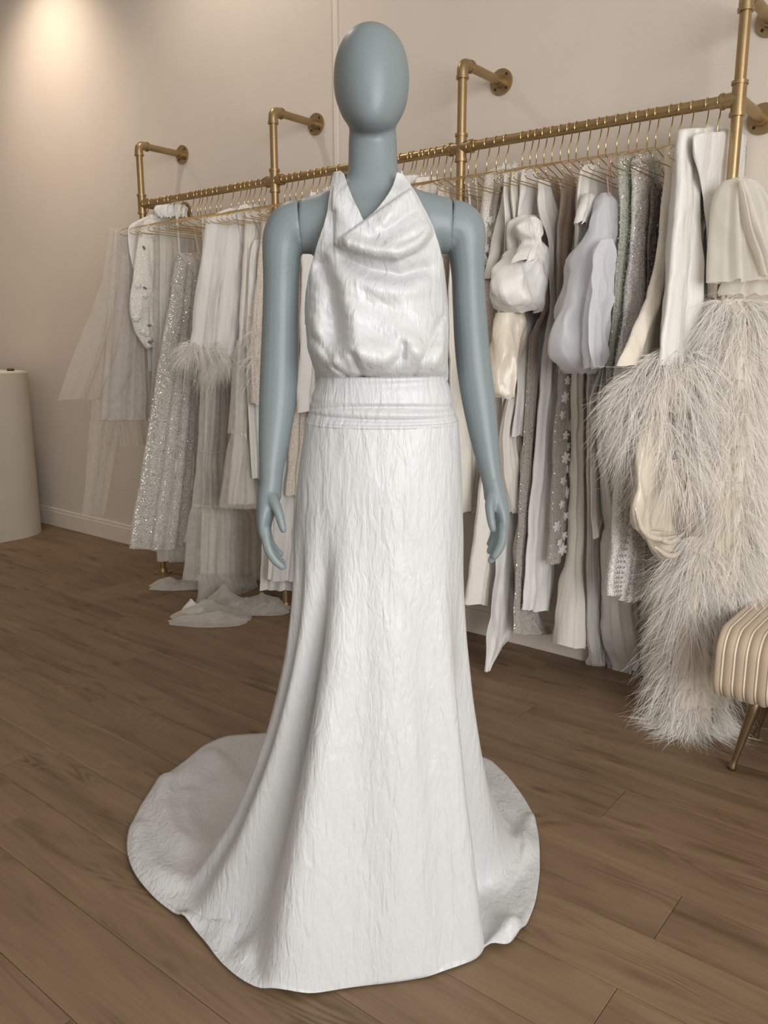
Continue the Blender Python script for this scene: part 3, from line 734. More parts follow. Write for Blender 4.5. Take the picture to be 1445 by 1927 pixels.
# --- waistband, ruched
NVw = 60
wr = [(706, 601, 838, .106, .002), (713, 597.5, 842, .1085, .002), (735, 590, 849, .112, .003), (758, 583, 854, .116, .004), (780, 579.5, 858.5, .1195, .004), (797, 577.5, 861, .1225, .004)]
wr = [(a_, b_ + .8, c_ - .8, d_ - .0015, e_) for a_, b_, c_, d_, e_ in wr]
K = catmull([(*r,) for r in wr], NVw); rings = []
for k in K:
    xy, z = ring_at(k[0], k[1], k[2], k[3], k[4]); rings.append(np.c_[xy, np.full(NT, z)])
W = np.array(rings); v = np.linspace(0, 1, NVw)[:, None]
def crease(c0, wdt, a_sl, amp_, ph): # horizontal crease drifting with angle
    pos = c0 + a_sl * np.sin(np.radians(th[None] * 1.0 + ph)); m_ = .55 + .45 * np.sin(np.radians(th[None] * 2 + ph * 2)); return amp_ * m_ * np.exp(-.5 * ((v - pos) / wdt) ** 2)
dw = crease(.60, .03, .05, -.005, 10) + crease(.70, .035, .035, .004, 30) + crease(.77, .022, .06, -.0055, 60) + crease(.48, .05, .06, .0025, 80) + crease(.30, .05, .05, -.003, 200) + crease(.67, .018, .07, -.004, 250) + crease(.88, .03, .02, .003, 140)
dw += .0035 * np.exp(-.5 * ((v - .97) / .03) ** 2) + .003 * np.exp(-.5 * ((v - .03) / .03) ** 2)
W[:, :, :2] += dirs * dw[:, :, None]
inner = W[[0, -1]].copy(); inner[:, :, :2] -= dirs * .006
W = np.concatenate([inner[:1], W, inner[1:]])
link('waistband', mesh('waistband', W.reshape(-1, 3) - mloc, quads(len(W), NT)), M['gown'], gw)
# --- bodice front (halter with cowl), a draped surface over the chest
yy = np.array([322, 335, 350, 370, 400, 430, 460, 490, 520, 550, 580, 620, 655, 680, 700, 716])
xl_ = np.array([633, 629, 626.5, 624, 620.5, 613, 603, 594, 586, 580, 577, 576, 580, 588, 597, 602])
xr_ = np.array([750, 759, 769, 781, 797, 811, 821, 829, 834, 837.5, 840, 840, 838.5, 838, 840, 840])
Aw = np.array([80, 86, 100, 122, 142, 146, 142, 134, 131, 132, 134, 134.5, 132, 128, 124, 121])     # half width of the supporting section, px
bb = np.array([.066, .070, .075, .081, .089, .098, .108, .117, .123, .127, .130, .132, .134, .130, .120, .106])
def g_(y, arr): return np.interp(y, yy, arr)
NU, NVb = 170, 200
utop = np.array([0, .10, .16, .375, .93, 1.0]); ytop = np.array([327, 325, 331, 421, 327, 331])
uu = np.linspace(0, 1, NU)
yt = np.interp(uu, utop, ytop)
kk = np.exp(-.5 * (np.arange(-6, 7) / 1.6) ** 2); kk /= kk.sum(); yt = np.convolve(np.pad(yt, 6, mode='edge'), kk, 'valid')
def seg_dist(px, py, a, b):
    a = np.array(a, float); b = np.array(b, float); d = b - a; L2 = d @ d
    t_ = np.clip(((px - a[0]) * d[0] + (py - a[1]) * d[1]) / L2, 0, 1)
    qx, qy = a[0] + t_ * d[0], a[1] + t_ * d[1]
    return np.hypot(px - qx, py - qy), ((px - a[0]) * d[1] - (py - a[1]) * d[0]) / math.sqrt(L2)
def line_ridge(PX, PY, pts, wdt, amp_):
    best = np.full(PX.shape, 1e9)
    for a, b in zip(pts[:-1], pts[1:]): best = np.minimum(best, seg_dist(PX, PY, a, b)[0])
    return amp_ * np.exp(-.5 * (best / wdt) ** 2)
vv = np.linspace(0, 1, NVb)
PY = yt[None, :] + (716 - yt[None, :]) * vv[:, None]
PX = g_(PY, xl_) + (g_(PY, xr_) - g_(PY, xl_)) * uu[None, :]
XC = np.interp(PY, [320, 420, 560, 716], [701, 707, 708, 721])
q = np.clip(1 - ((PX - XC) / g_(PY, Aw)) ** 2, 0, 1) ** .5
dep = g_(PY, bb) * q
ft = np.zeros_like(PX)
# cowl flap folded over from the right shoulder
yb = np.interp(PX, [634, 668, 705, 745, 780, 803, 815], [461, 474, 485, 489, 474, 452, 436])
d1 = yb - PY                                            # >0 above the lower edge
d2 = seg_dist(PX, PY, (634, 461), (690, 420))[1]         # side of the flap's upper-left edge
side = -d2
above = smooth01((d1 + 2.5) / 5) * smooth01((PX - 632) / 4)
right_fade = 1 - smooth01((PX - 775) / 40) * .85
flap = above * smooth01((side + 2.5) / 5) * right_fade
roll = .010 * np.exp(-.5 * ((d1 - 12) / 9) ** 2) * smooth01((PX - 640) / 20) * (1 - smooth01((PX - 795) / 22)) * smooth01((side + 1) / 6)
ft += .0105 * flap + roll
# left collar lying over the bodice
cl = smooth01((PX - np.interp(PY, [330, 400, 461], [629, 630, 634.5]) + 1) / 4) * (PY < 466) * smooth01((2.5 - side) / 5) * smooth01((463 - PY) / 5)
ft += .0045 * cl * smooth01((PY - 340) / 30)
ft += line_ridge(PX, PY, [(636, 380), (660, 425)], 10, .002) + line_ridge(PX, PY, [(634, 400), (634, 458)], 2.2, -.004)
# folds on the flap
ft += line_ridge(PX, PY, [(770, 350), (715, 440)], 9, .003) + line_ridge(PX, PY, [(785, 395), (700, 452)], 7, -.0035) + line_ridge(PX, PY, [(800, 425), (735, 462)], 7, .004)
# hollows and swells below
ft += line_ridge(PX, PY, [(655, 492), (700, 512), (750, 522), (795, 508)], 11, -.0105)
ft += line_ridge(PX, PY, [(640, 520), (700, 545), (775, 548)], 17, .006)
ft += line_ridge(PX, PY, [(612, 500), (632, 560), (640, 640)], 12, -.011) + line_ridge(PX, PY, [(650, 560), (672, 620), (670, 660)], 16, .007)
ft += line_ridge(PX, PY, [(590, 600), (610, 660), (640, 690)], 9, .006) + line_ridge(PX, PY, [(600, 640), (625, 672)], 6, -.006) + line_ridge(PX, PY, [(596, 560), (604, 620)], 10, .004)
ft += line_ridge(PX, PY, [(668, 668), (684, 706)], 5, -.007) + line_ridge(PX, PY, [(690, 712), (722, 696), (752, 672), (757, 650)], 6.5, -.0055) + line_ridge(PX, PY, [(686, 672), (718, 690)], 14, .005)
ft += line_ridge(PX, PY, [(770, 640), (790, 690)], 12, .004) + line_ridge(PX, PY, [(826, 600), (800, 660), (775, 700)], 5, -.005) + line_ridge(PX, PY, [(832, 640), (812, 690)], 5, .004) + line_ridge(PX, PY, [(680, 600), (740, 620), (800, 600)], 22, .004)
ft += line_ridge(PX, PY, [(650, 700), (690, 712)], 3, -.004) + line_ridge(PX, PY, [(633, 688), (655, 706)], 3, -.005)
ft += .012 * np.exp(-.5 * ((PY - 668) / 24) ** 2) - .008 * smooth01((PY - 697) / 14)
ft *= 1.5
for i in range(NVb):
    for j in range(NU):
        x, y = PX[i, j], PY[i, j]
        u1 = (x * .8 + y * .6); v1 = (-x * .6 + y * .8)     # wrinkles run diagonally
        ft[i, j] += .0045 * fbm((u1, v1, 0), (.010, .030, 1), 4.4) + .0012 * fbm((u1, v1, 0), (.03, .08, 1), 8.8)
ft *= 1.55
edge = smooth01(np.minimum(uu, 1 - uu) / .05)[None, :]
ft *= .25 + .75 * edge
Yv = Y0 - dep - ft
B = np.empty((NVb, NU, 3))
for i in range(NVb):
    for j in range(NU):
        p = atY(PX[i, j], PY[i, j], Y0); B[i, j] = (p[0], Yv[i, j], p[2])
# the silhouette was laid out at the mannequin's own depth; scale toward the axis for nearer cloth
sc_ = (Yv / Y0)
B[:, :, 2] = CAMH + (B[:, :, 2] - CAMH) * (1 + (sc_ - 1) * .8)
mid = X_at(707, 560)
B[:, :, 0] = mid + (B[:, :, 0] - mid) * (1 + (sc_ - 1) * .35)
bd = link('bodice', mesh('bodice', B.reshape(-1, 3) - mloc, quads(NVb, NU, False)), M['gown'], gw)
sm = bd.modifiers.new('thickness', 'SOLIDIFY'); sm.thickness = .003; sm.offset = -1
# bodice back, low cut
rows = []
nb = 40
for py in np.linspace(560, 716, 24):
    a, c = X_at(g_(py, xl_), py), X_at(g_(py, xr_), py); z = Z_at(py); tb = np.linspace(0, math.pi, nb)
    rows.append(np.c_[(a + c) / 2 + (c - a) / 2 * np.cos(tb), Y0 - .004 + .098 * np.sin(tb), np.full(nb, z)])
bk = link('bodice_back', mesh('bodice_back', np.array(rows).reshape(-1, 3) - mloc, quads(24, nb, False)), M['gown'], gw)
sm = bk.modifiers.new('thickness', 'SOLIDIFY'); sm.thickness = .003; sm.offset = 1
# halter strap round the back of the neck
rows = []
for dz in np.linspace(0, 1, 8):
    tb = np.linspace(-.25, math.pi + .25, 40); py = 324 + 22 * dz
    a, c = X_at(639 - 6 * dz, py), X_at(756 + 6 * dz, py); z = Z_at(py)
    rows.append(np.c_[(a + c) / 2 + (c - a) / 2 * np.cos(tb), Y0 + .004 + (.070 + .010 * dz) * np.sin(tb), np.full(40, z) + .012 * np.sin(np.clip(tb, 0, math.pi))])
ns = link('neck_strap', mesh('neck_strap', np.array(rows).reshape(-1, 3) - mloc, quads(8, 40, False)), M['gown'], gw)
sm = ns.modifiers.new('thickness', 'SOLIDIFY'); sm.thickness = .003; sm.offset = 0
# ------------------------------------------------------------------ garments on the rail
WIDTHS = []
def frame_of(s, twist=0.0, woff=0.0):
    Q = swz(s, RAIL + woff, RAILZ)
    a = math.radians(twist); e = N * math.cos(a) + D * math.sin(a); nrm = -D * math.cos(a) + N * math.sin(a)
    return Q, e, nrm
def drape_grid(fr_, rows, thick=.016, nf=4, amp=.010, nu=96, nv=52, seed=0, top=.35, bow=0.0, hem=0.004, off=0.0, sharp=.85, crump=.006, hang=False):
    Q, e, nrm = fr_; Qo = Q + nrm * off
    L = np.array([onplane(r[1], r[0], Qo, nrm) for r in rows]); R = np.array([onplane(r[2], r[0], Qo, nrm) for r in rows])
    if hang:      # narrow shoulder part reaching up to the hanger
        z0_, z1_ = RAILZ - .118, RAILZ - .22; sh_ = 0.0 if hang is True else hang; hw_ = .07 if hang is True else .03
        L = np.vstack([Qo + e * (sh_ - hw_) + UP * (z0_ - RAILZ), Qo + e * (sh_ - hw_) + UP * (z1_ - RAILZ), L]); R = np.vstack([Qo + e * (sh_ + hw_) + UP * (z0_ - RAILZ), Qo + e * (sh_ + hw_) + UP * (z1_ - RAILZ), R])
    WIDTHS.append((round(float(np.linalg.norm((R - L)[:, :2], axis=1).max()), 2)))
    K = catmull(np.hstack([L, R]), nv)
    rs = np.random.default_rng(seed + 17); ph = rs.uniform(0, 6.28, 5); G = np.empty((nv, nu, 3))
    ang = np.arange(nu) * 2 * math.pi / nu; a = (1 - np.cos(ang)) / 2; sn = np.sin(ang)
    for i in range(nv):
        v = i / (nv - 1); l, r = K[i, :3], K[i, 3:]
        tk = thick if not isinstance(thick, tuple) else thick[0] + (thick[1] - thick[0]) * v ** 1.6
        th_ = tk * (top + (1 - top) * smooth01(v / .18))
        am = amp * (.25 + .75 * smooth01(v * 1.3))
        aw = a + .05 * np.sin(2 * math.pi * a * 2 + ph[3])
        fold = np.sin(2 * math.pi * nf * aw + ph[0] + .8 * v) + .5 * np.sin(2 * math.pi * nf * 1.7 * aw + ph[1] - .9 * v) + .28 * np.sin(2 * math.pi * nf * 3.1 * aw + ph[2] + v)
        o = th_ * np.sign(sn) * np.abs(sn) ** sharp + am * fold * (.35 + .65 * np.sqrt(np.clip(4 * a * (1 - a), 0, 1))) + bow * np.sin(math.pi * v)
        G[i] = l + (r - l) * a[:, None] + nrm * o[:, None]
        G[i, :, 2] += hem * v ** 6 * fold
    if crump > 0:
        for i in range(nv):
            for j in range(nu):
                p = G[i, j]; a1 = mnoise.noise(Vector((p[0] * 10 + seed, p[1] * 10, p[2] * 5))); a2 = mnoise.noise(Vector((p[0] * 21, p[1] * 21 + seed, p[2] * 10))); G[i, j] += nrm * crump * (1.3 * (.5 - 2 * abs(a1)) + .6 * (.5 - 2 * abs(a2)) + .5 * a2)
    wv = G @ N; ex_ = np.maximum(wv - (WALL - .022), 0); G -= N * ex_[:, :, None]
    return G
def put(name, G, mat, parent, base, close=True, thin=0.0):
    nv, nu = G.shape[:2]
    V = G.reshape(-1, 3) - base; j = np.arange(nu); k_ = (j + 1) % nu; i_ = np.arange(nv - 1)[:, None] * nu
    Fc = np.stack([i_ + j, i_ + k_, i_ + nu + k_, i_ + nu + j], -1).reshape(-1, 4)
    if close:      # close the top across its width
        h = np.arange(nu // 2); Fc = np.vstack([Fc, np.stack([(nu - h) % nu, (nu - h - 1) % nu, h + 1, h], -1)[1:-1]])
    o = link(name, mesh(name, V, Fc), mat, parent)
    return o
def single(name, label, cat, s, rows, mat, group=None, twist=0, woff=0, **k):
    f = frame_of(s, twist, woff); G = drape_grid(f, rows, **k)
    o = put(name, G, mat, None, f[0]); o.location = f[0]; lab(o, label, cat, group)
    return o, G, f
def root(name, label, cat, s, twist=0, woff=0, group=None):
    f = frame_of(s, twist, woff); e = empty(name, f[0], 0, label, cat, group); return e, f
def add(name, e, f, rows, mat, **k):
    G = drape_grid(f, rows, **k); o = put(name, G, mat, e, f[0]); return o, G
def ribbon(name, e, f, pts, w, mat, off=0.0, parent=None):
    """flat tape through photo points lying in the garment's plane"""
    Q, ed, nrm = f; p = np.array([onplane(x, y, Q + nrm * off, nrm) for x, y in pts]); p = catmull(p, 14) if len(p) > 2 else np.linspace(p[0], p[-1], 8)
    T = np.gradient(p, axis=0); T /= np.linalg.norm(T, axis=1)[:, None]
    rings = []
    for q, t_ in zip(p, T):
        d = np.cross(t_, nrm); d /= np.linalg.norm(d); b = nrm * .0009
        rings.append([q - d * w / 2 - b, q + d * w / 2 - b, q + d * w / 2 + b, q - d * w / 2 + b])
    V, Fc = loft(rings); return link(name, mesh(name, local_frame(V, Q), Fc, False), mat, e)
def feathers(name, e, base, G, n, length, rows=(0, 1), seed=0, droop=.7, out=1.0, strands=9, width=.0017, mat=None, camside=None, updir=0.0):
    """fluffy strands rooted on a cloth surface grid"""
    rs = np.random.default_rng(seed + 99); nv, nu = G.shape[:2]
    iv = (rs.uniform(rows[0], rows[1], n) * (nv - 1)).astype(int); iu = rs.integers(0, nu, n)
    c = G.mean(1)[iv]; p = G[iv, iu]; o = p - c; o[:, 2] = 0; o /= np.linalg.norm(o, axis=1)[:, None] + 1e-9
    m = n * strands; p = np.repeat(p, strands, 0); o = np.repeat(o, strands, 0)
    cl = np.repeat(rs.normal(0, .5, (n, 3)), strands, 0)
    d = o * out + cl + rs.normal(0, .22, (m, 3)); d[:, 2] -= .55 - updir; d /= np.linalg.norm(d, axis=1)[:, None]
    Ln = length * np.repeat(rs.uniform(.6, 1.15, n), strands) * rs.uniform(.55, 1.1, m)
    side = np.cross(d, rs.normal(0, 1, (m, 3))); side /= np.linalg.norm(side, axis=1)[:, None]
    curl = rs.normal(0, .38, (m, 1)); seg = 5
    ts = np.linspace(0, 1, seg + 1); P_ = []
    for t_ in ts:
        q = p + d * (Ln * t_)[:, None] + side * curl * (Ln * t_ ** 2)[:, None]; q[:, 2] -= droop * Ln * t_ ** 2
        P_.append(q)
    P_ = np.array(P_)
    P_[:, :, 2] = np.maximum(P_[:, :, 2], .004)
    wd = np.cross(side, d); wd /= np.linalg.norm(wd, axis=1)[:, None]; wd = wd * .5 + rs.normal(0, .5, (m, 3)); wd /= np.linalg.norm(wd, axis=1)[:, None]
    V = np.empty((m, seg + 1, 2, 3))
    for i, t_ in enumerate(ts):
        hw = width * (.75 if i == 0 else 1.0) * (1 - .85 * t_)
        V[:, i, 0] = P_[i] - wd * hw / 2; V[:, i, 1] = P_[i] + wd * hw / 2
    V = (V - base).reshape(-1, 3)
    b = (np.arange(m) * (seg + 1) * 2)[:, None, None]; k = (np.arange(seg) * 2)[None, :, None]
    Fq = (b + k + np.array([0, 1, 3, 2])[None, None, :]).reshape(-1, 4)
    me = bpy.data.meshes.new(name); nq = len(Fq)
    me.vertices.add(len(V)); me.vertices.foreach_set('co', V.ravel().astype(np.float32))
    me.loops.add(nq * 4); me.loops.foreach_set('vertex_index', Fq.ravel().astype(np.int32))
    me.polygons.add(nq); me.polygons.foreach_set('loop_start', (np.arange(nq) * 4).astype(np.int32)); me.polygons.foreach_set('loop_total', np.full(nq, 4, np.int32))
    me.polygons.foreach_set('use_smooth', [True] * nq)
    me.update(calc_edges=True)
    ob = link(name, me, mat or M['feather'], e); ob['kind'] = 'stuff'
    return ob
def face_side(G, f, u, v):
    """point on the side of a grid that faces the room, u across, v down"""
    nv, nu = G.shape[:2]; an = math.acos(1 - 2 * u) ; j = an / (2 * math.pi) * nu; i = v * (nv - 1)
    i0, j0 = int(min(i, nv - 2)), int(j) % nu; return G[i0, j0] * (1 - (i - i0)) + G[i0 + 1, j0] * (i - i0)
def flower_mesh(r, petals=5):
    V = [(0, 0, .0035)]; Fc = []
    n = petals * 6
    for k in range(n):
        a = 2 * math.pi * k / n; q = r * (.45 + .55 * abs(math.cos(a * petals / 2)) ** .6); V.append((q * math.cos(a), q * math.sin(a), .002 + .002 * abs(math.cos(a * petals / 2))))
    for k in range(n): V.append((V[1 + k][0] * .96, V[1 + k][1] * .96, 0))
    for k in range(n):
        k2 = (k + 1) % n; Fc.append((0, 1 + k, 1 + k2)); Fc.append((1 + k, 1 + n + k, 1 + n + k2, 1 + k2))
    return mesh('flower', V, Fc)
def bead_mesh(rx, ry, rz):
    n = 12; t = np.arange(n) * 2 * math.pi / n
    V, Fc = loft([np.c_[rx * k * np.cos(t), ry * k * np.sin(t), np.full(n, z)] for k, z in ((.9, 0), (1, rz * .4), (.7, rz * .85), (.25, rz))]); return mesh('bead', V, Fc)
def stick(name, me, mat, e, base, p, nrm, spin):
    o = link(name, me, mat, e); q = Vector(nrm).to_track_quat('Z', 'Y')
    o.rotation_mode = 'QUATERNION'; from mathutils import Quaternion
    o.rotation_quaternion = q @ Quaternion((0, 0, 1), spin); o.location = tuple(p - base); return o
fr_small = flower_mesh(.017); fr_big = flower_mesh(.024, 6); bead_oval = bead_mesh(.006, .011, .004); disc_s = bead_mesh(.0046, .0046, .0012)
for m_, mt in ((fr_small, 'white'), (fr_big, 'white'), (bead_oval, 'pewter'), (disc_s, 'paillette')): m_.materials.append(M[mt])
pr = random.Random(5)

def sequin_discs(e, base, G, n, r, seed, mat, tilt=.55, rows=(0, 1)):
    rs = np.random.default_rng(seed); nv, nu = G.shape[:2]
    iv = rs.uniform(rows[0], rows[1], n) * (nv - 1.001); i0 = iv.astype(int); fv = (iv - i0)[:, None]; j0 = rs.integers(0, nu, n); j1 = (j0 + 1) % nu; fu = rs.uniform(0, 1, (n, 1))
    p = (G[i0, j0] * (1 - fu) + G[i0, j1] * fu) * (1 - fv) + (G[i0 + 1, j0] * (1 - fu) + G[i0 + 1, j1] * fu) * fv
    nm = np.cross(G[i0 + 1, j0] - G[i0, j0], G[i0, j1] - G[i0, j0]); nm /= np.linalg.norm(nm, axis=1)[:, None] + 1e-12
    o = p - G.mean(1)[i0]; nm *= np.where((nm * o).sum(1) < 0, -1, 1)[:, None]
    nt = nm + rs.normal(0, tilt, (n, 3)); nt /= np.linalg.norm(nt, axis=1)[:, None]
    a = np.cross(nt, rs.normal(0, 1, (n, 3))); a /= np.linalg.norm(a, axis=1)[:, None]; b = np.cross(nt, a); c = p + nm * .0022 - base
    rr_ = (r * rs.uniform(.7, 1.3, (n, 1)))
    V = np.stack([c + a * rr_, c + b * rr_, c - a * rr_, c - b * rr_], 1).reshape(-1, 3)
    ob = link('sequins', fast_mesh('sequins', V, np.arange(4 * n).reshape(-1, 4)), mat, e); ob['kind'] = 'stuff'; return ob

# ---------- left section
e, f = root('tulle_veil', 'sheer blush tulle veil with flared layers hanging past the rack end post', 'veil', rail_s(277))
add('veil_layer', e, f, [(428, 204, 262), (520, 193, 275), (600, 168, 280), (680, 135, 282), (752, 112, 250)], M['tulle'], thick=.02, nf=4, amp=.02, off=.02, seed=1)
add('veil_layer', e, f, [(430, 214, 262), (600, 190, 262), (800, 170, 228), (968, 156, 197)], M['tulle'], thick=.012, nf=3, amp=.012, off=0, seed=2)
add('veil_layer', e, f, [(430, 222, 290), (600, 200, 300), (770, 184, 300), (838, 196, 300)], M['tulle'], thick=.02, nf=5, amp=.02, off=-.03, seed=3)
add('veil_layer', e, f, [(432, 216, 290), (560, 205, 300), (700, 196, 300), (790, 190, 300)], M['tulle2'], thick=.02, nf=5, amp=.02, off=.035, seed=4)

single('cap_sleeve_top', 'plain white satin top with a cap sleeve beside the blush veil', 'top', rail_s(286), [(402, 288, 350), (411, 266, 352), (424, 243, 352), (440, 239, 352), (470, 241, 350), (500, 246, 346), (516, 250, 342), (600, 268, 340), (700, 276, 338)], M['white'], thick=.02, nf=2, amp=.006, seed=5)

e, f = root('beaded_lace_gown', 'ivory lace top with flower appliques and oval beads on its sleeve', 'lace top', rail_s(301))
o, G = add('sleeve', e, f, [(404, 292, 340), (416, 272, 345), (450, 260, 345), (520, 251, 335), (570, 245, 325), (610, 250, 318), (640, 264, 312), (655, 275, 306)], M['lace'], thick=.03, nf=2, amp=.007, seed=6)
for k in range(26):
    u, v = pr.uniform(.06, .55), pr.uniform(.05, .96); p = face_side(G, f, u, v)
    big = k % 4 == 0
    stick('flower_applique' if k % 3 else 'bead', (fr_big if big else fr_small) if k % 3 else bead_oval, None, o, f[0], p + f[2] * .002, f[2] - f[1] * .4, pr.uniform(0, 6))

e, f = root('sheer_high_neck_gown', 'pale sheer gown with a ruffled white stand collar', 'gown', rail_s(315))
add('gown_body', e, f, [(408, 300, 352), (424, 292, 372), (470, 291, 378), (600, 289, 370), (720, 284, 365), (900, 280, 365), (1000, 280, 365)], M['tulle2'], thick=.02, nf=6, amp=.010, seed=7)
add('lining', e, f, [(425, 300, 360), (600, 300, 362), (1000, 300, 362)], M['ivory'], thick=.008, nf=6, amp=.006, seed=8)
o, G = add('collar', e, f, [(386, 296, 346), (393, 291, 352), (401, 292, 350), (410, 298, 350)], M['white'], thick=.028, nf=9, amp=.008, nu=90, nv=14, seed=9, top=1)

e, f = root('glitter_tulle_gown', 'long sparkling ivory glitter tulle gown with thin shoulder straps', 'gown', rail_s(339), group=None)
o, G = add('skirt', e, f, [(476, 337, 376), (500, 331, 385), (560, 322, 392), (650, 306, 398), (750, 290, 402), (850, 274, 402), (950, 257, 398), (1032, 244, 392)], M['tulleg'], thick=.05, nf=5, amp=.014, seed=10)
sequin_discs(o, f[0], G, 3200, .0024, 43, M['paillette'])
add('lining', e, f, [(482, 341, 372), (560, 330, 388), (750, 302, 398), (950, 272, 394), (1020, 260, 386)], M['white'], thick=.03, nf=5, amp=.010, seed=11)
add('underskirt', e, f, [(1000, 296, 384), (1030, 295, 384), (1056, 296, 380)], M['tulle2'], thick=.03, nf=9, amp=.010, nu=80, nv=14, seed=12, top=1)
ribbon('strap', e, f, [(332, 398), (335, 435), (338, 478)], .010, M['white'], .04); ribbon('strap', e, f, [(364, 425), (369, 450), (375, 478)], .008, M['white'], .02); ribbon('neckline_trim', e, f, [(338, 476), (352, 494), (366, 512)], .010, M['white'], .05)

# feather cuffed blazer
e, f = root('feather_cuff_jacket', 'white crepe jacket with fluffy ostrich feather cuffs on both sleeves', 'jacket', rail_s(432))
add('jacket_body', e, f, [(386, 452, 486), (396, 420, 500), (408, 400, 508), (440, 390, 508), (560, 384, 500), (700, 386, 490)], M['white'], thick=.03, nf=2, amp=.006, seed=13)
o1, G1 = add('sleeve', e, f, [(404, 402, 440), (416, 391, 440), (480, 381, 428), (560, 370, 414), (630, 362, 406), (664, 358, 402)], M['white'], thick=.036, nf=1, amp=.006, off=.045, seed=14)
o2, G2 = add('sleeve', e, f, [(398, 438, 470), (412, 430, 480), (480, 422, 476), (560, 414, 466), (640, 406, 456), (690, 400, 448)], M['white'], thick=.036, nf=1, amp=.006, off=.075, seed=15)
add('lapel', e, f, [(384, 458, 484), (398, 446, 492), (440, 452, 500), (480, 462, 500), (510, 474, 496)], M['white'], thick=.012, nf=1, amp=.003, off=.115, nv=20, seed=16)
feathers('feather_cuff', o1, f[0], G1, 210, .105, (.86, 1), 1, strands=10); feathers('feather_cuff', o2, f[0], G2, 230, .11, (.88, 1), 2, strands=10)

e, f = root('v_neck_gown', 'white V-neck gown with ribbon straps beside the feather cuff jacket', 'gown', rail_s(487))
add('gown_body', e, f, [(452, 478, 540), (480, 470, 540), (560, 466, 540), (700, 462, 540), (900, 470, 540)], M['satin'], thick=.022, nf=4, amp=.008, off=.02, seed=17)
for pts in ([(470, 388), (488, 430), (500, 470)], [(503, 378), (504, 420), (503, 462)], [(513, 380), (512, 420), (510, 460)]): ribbon('strap', e, f, pts, .011, M['white'], .03)

e, f = root('feather_trim_gown', 'ivory gown with soft feather trim half hidden by the mannequin arm', 'gown', rail_s(497))
o, G = add('gown_body', e, f, [(560, 480, 530), (620, 474, 535), (700, 472, 540), (760, 474, 540)], M['lace2'], thick=.03, nf=2, amp=.006, off=.05, hang=True, seed=18)
feathers('feather_trim', o, f[0], G, 120, .09, (.5, .88), 3, strands=9)

e, f = root('tiered_tulle_gown', 'ivory tulle gown with wide pleated tiers hanging under the feather cuffs', 'gown', rail_s(466))
add('tier', e, f, [(640, 446, 510), (700, 442, 512), (760, 436, 514), (814, 431, 516)], M['tulle2'], thick=.05, nf=8, amp=.008, nu=90, off=.05, seed=19)
add('tier', e, f, [(806, 436, 516), (870, 428, 516), (920, 420, 516), (955, 414, 516)], M['tulle2'], thick=.06, nf=11, amp=.010, nu=110, off=.05, seed=20)
add('lining', e, f, [(640, 450, 510), (800, 442, 512), (948, 428, 512)], M['ivory'], thick=.03, nf=6, amp=.010, off=.05, hang=True, seed=21)

e, f = root('long_tulle_gown', 'long white tulle gown with two tier seams and a puddled hem', 'gown', rail_s(394))
add('upper_skirt', e, f, [(560, 384, 440), (700, 380, 440), (850, 372, 440), (955, 362, 450)], M['tulle2'], thick=.03, nf=6, amp=.010, off=.02, seed=22)
add('lining', e, f, [(560, 388, 436), (800, 386, 436), (1080, 376, 455)], M['ivory'], thick=.015, nf=6, amp=.008, off=.02, hang=True, seed=23)
add('lower_tier', e, f, [(948, 362, 480), (990, 356, 490), (1050, 350, 492), (1090, 346, 496)], M['tulle2'], thick=.06, nf=11, amp=.010, nu=120, off=.02, seed=24)
add('hem_layer', e, f, [(1082, 372, 480), (1120, 375, 480), (1160, 362, 465), (1180, 350, 455)], M['tulle2'], thick=.05, nf=8, amp=.018, nu=100, off=.06, seed=25)
for pts in ([(378, 848), (400, 852), (424, 848)], [(362, 950), (400, 953), (450, 950)]): ribbon('tier_seam', e, f, pts, .004, M['white'], .055)
# puddled tulle lying on the floor
def puddle(name, e, base, px, py, rx, ry, h, mat, seed, rot=0.0):
    c = onfloor(px, py, 0); n, m = 56, 16; V = []
    for i in range(m):
        r = i / (m - 1)
        for j in range(n):
            a = 2 * math.pi * j / n; k = 1 + .22 * mnoise.noise(Vector((math.cos(a) * 1.6 + seed, math.sin(a) * 1.6, seed)))
            x, y = rx * r * k * math.cos(a), ry * r * k * math.sin(a)
            z = h * (1 - r ** 1.5) * (.45 + .5 * mnoise.noise(Vector((x * 9 + seed, y * 9, seed)))) + .045 * (1 - r) * max(0, .5 - 2.2 * abs(mnoise.noise(Vector((x * 13, y * 13, seed))))) + .012 * r * abs(math.sin(a * 7 + seed)) * (1 - r) * 3 + .004
            V.append((c[0] + x * math.cos(rot) - y * math.sin(rot), c[1] + x * math.sin(rot) + y * math.cos(rot), z))
    return link(name, mesh(name, local_frame(V, base), quads(m, n)), mat, e)
b_ = f[0]
for k, (px, py, rx, ry, h) in enumerate(((402, 1160, .19, .11, .10), (395, 1172, .20, .07, .05), (430, 1140, .15, .10, .12), (490, 1145, .15, .10, .10), (505, 1152, .10, .07, .06), (345, 1105, .17, .07, .09), (325, 1108, .12, .05, .05))):
    puddle('puddled_hem', e, b_, px, py, rx, ry, h, M['tulle2'], 1.3 + 2.7 * k)
puddle('satin_fold', e, b_, 362, 1150, .055, .05, .07, M['satin'], 2.1)

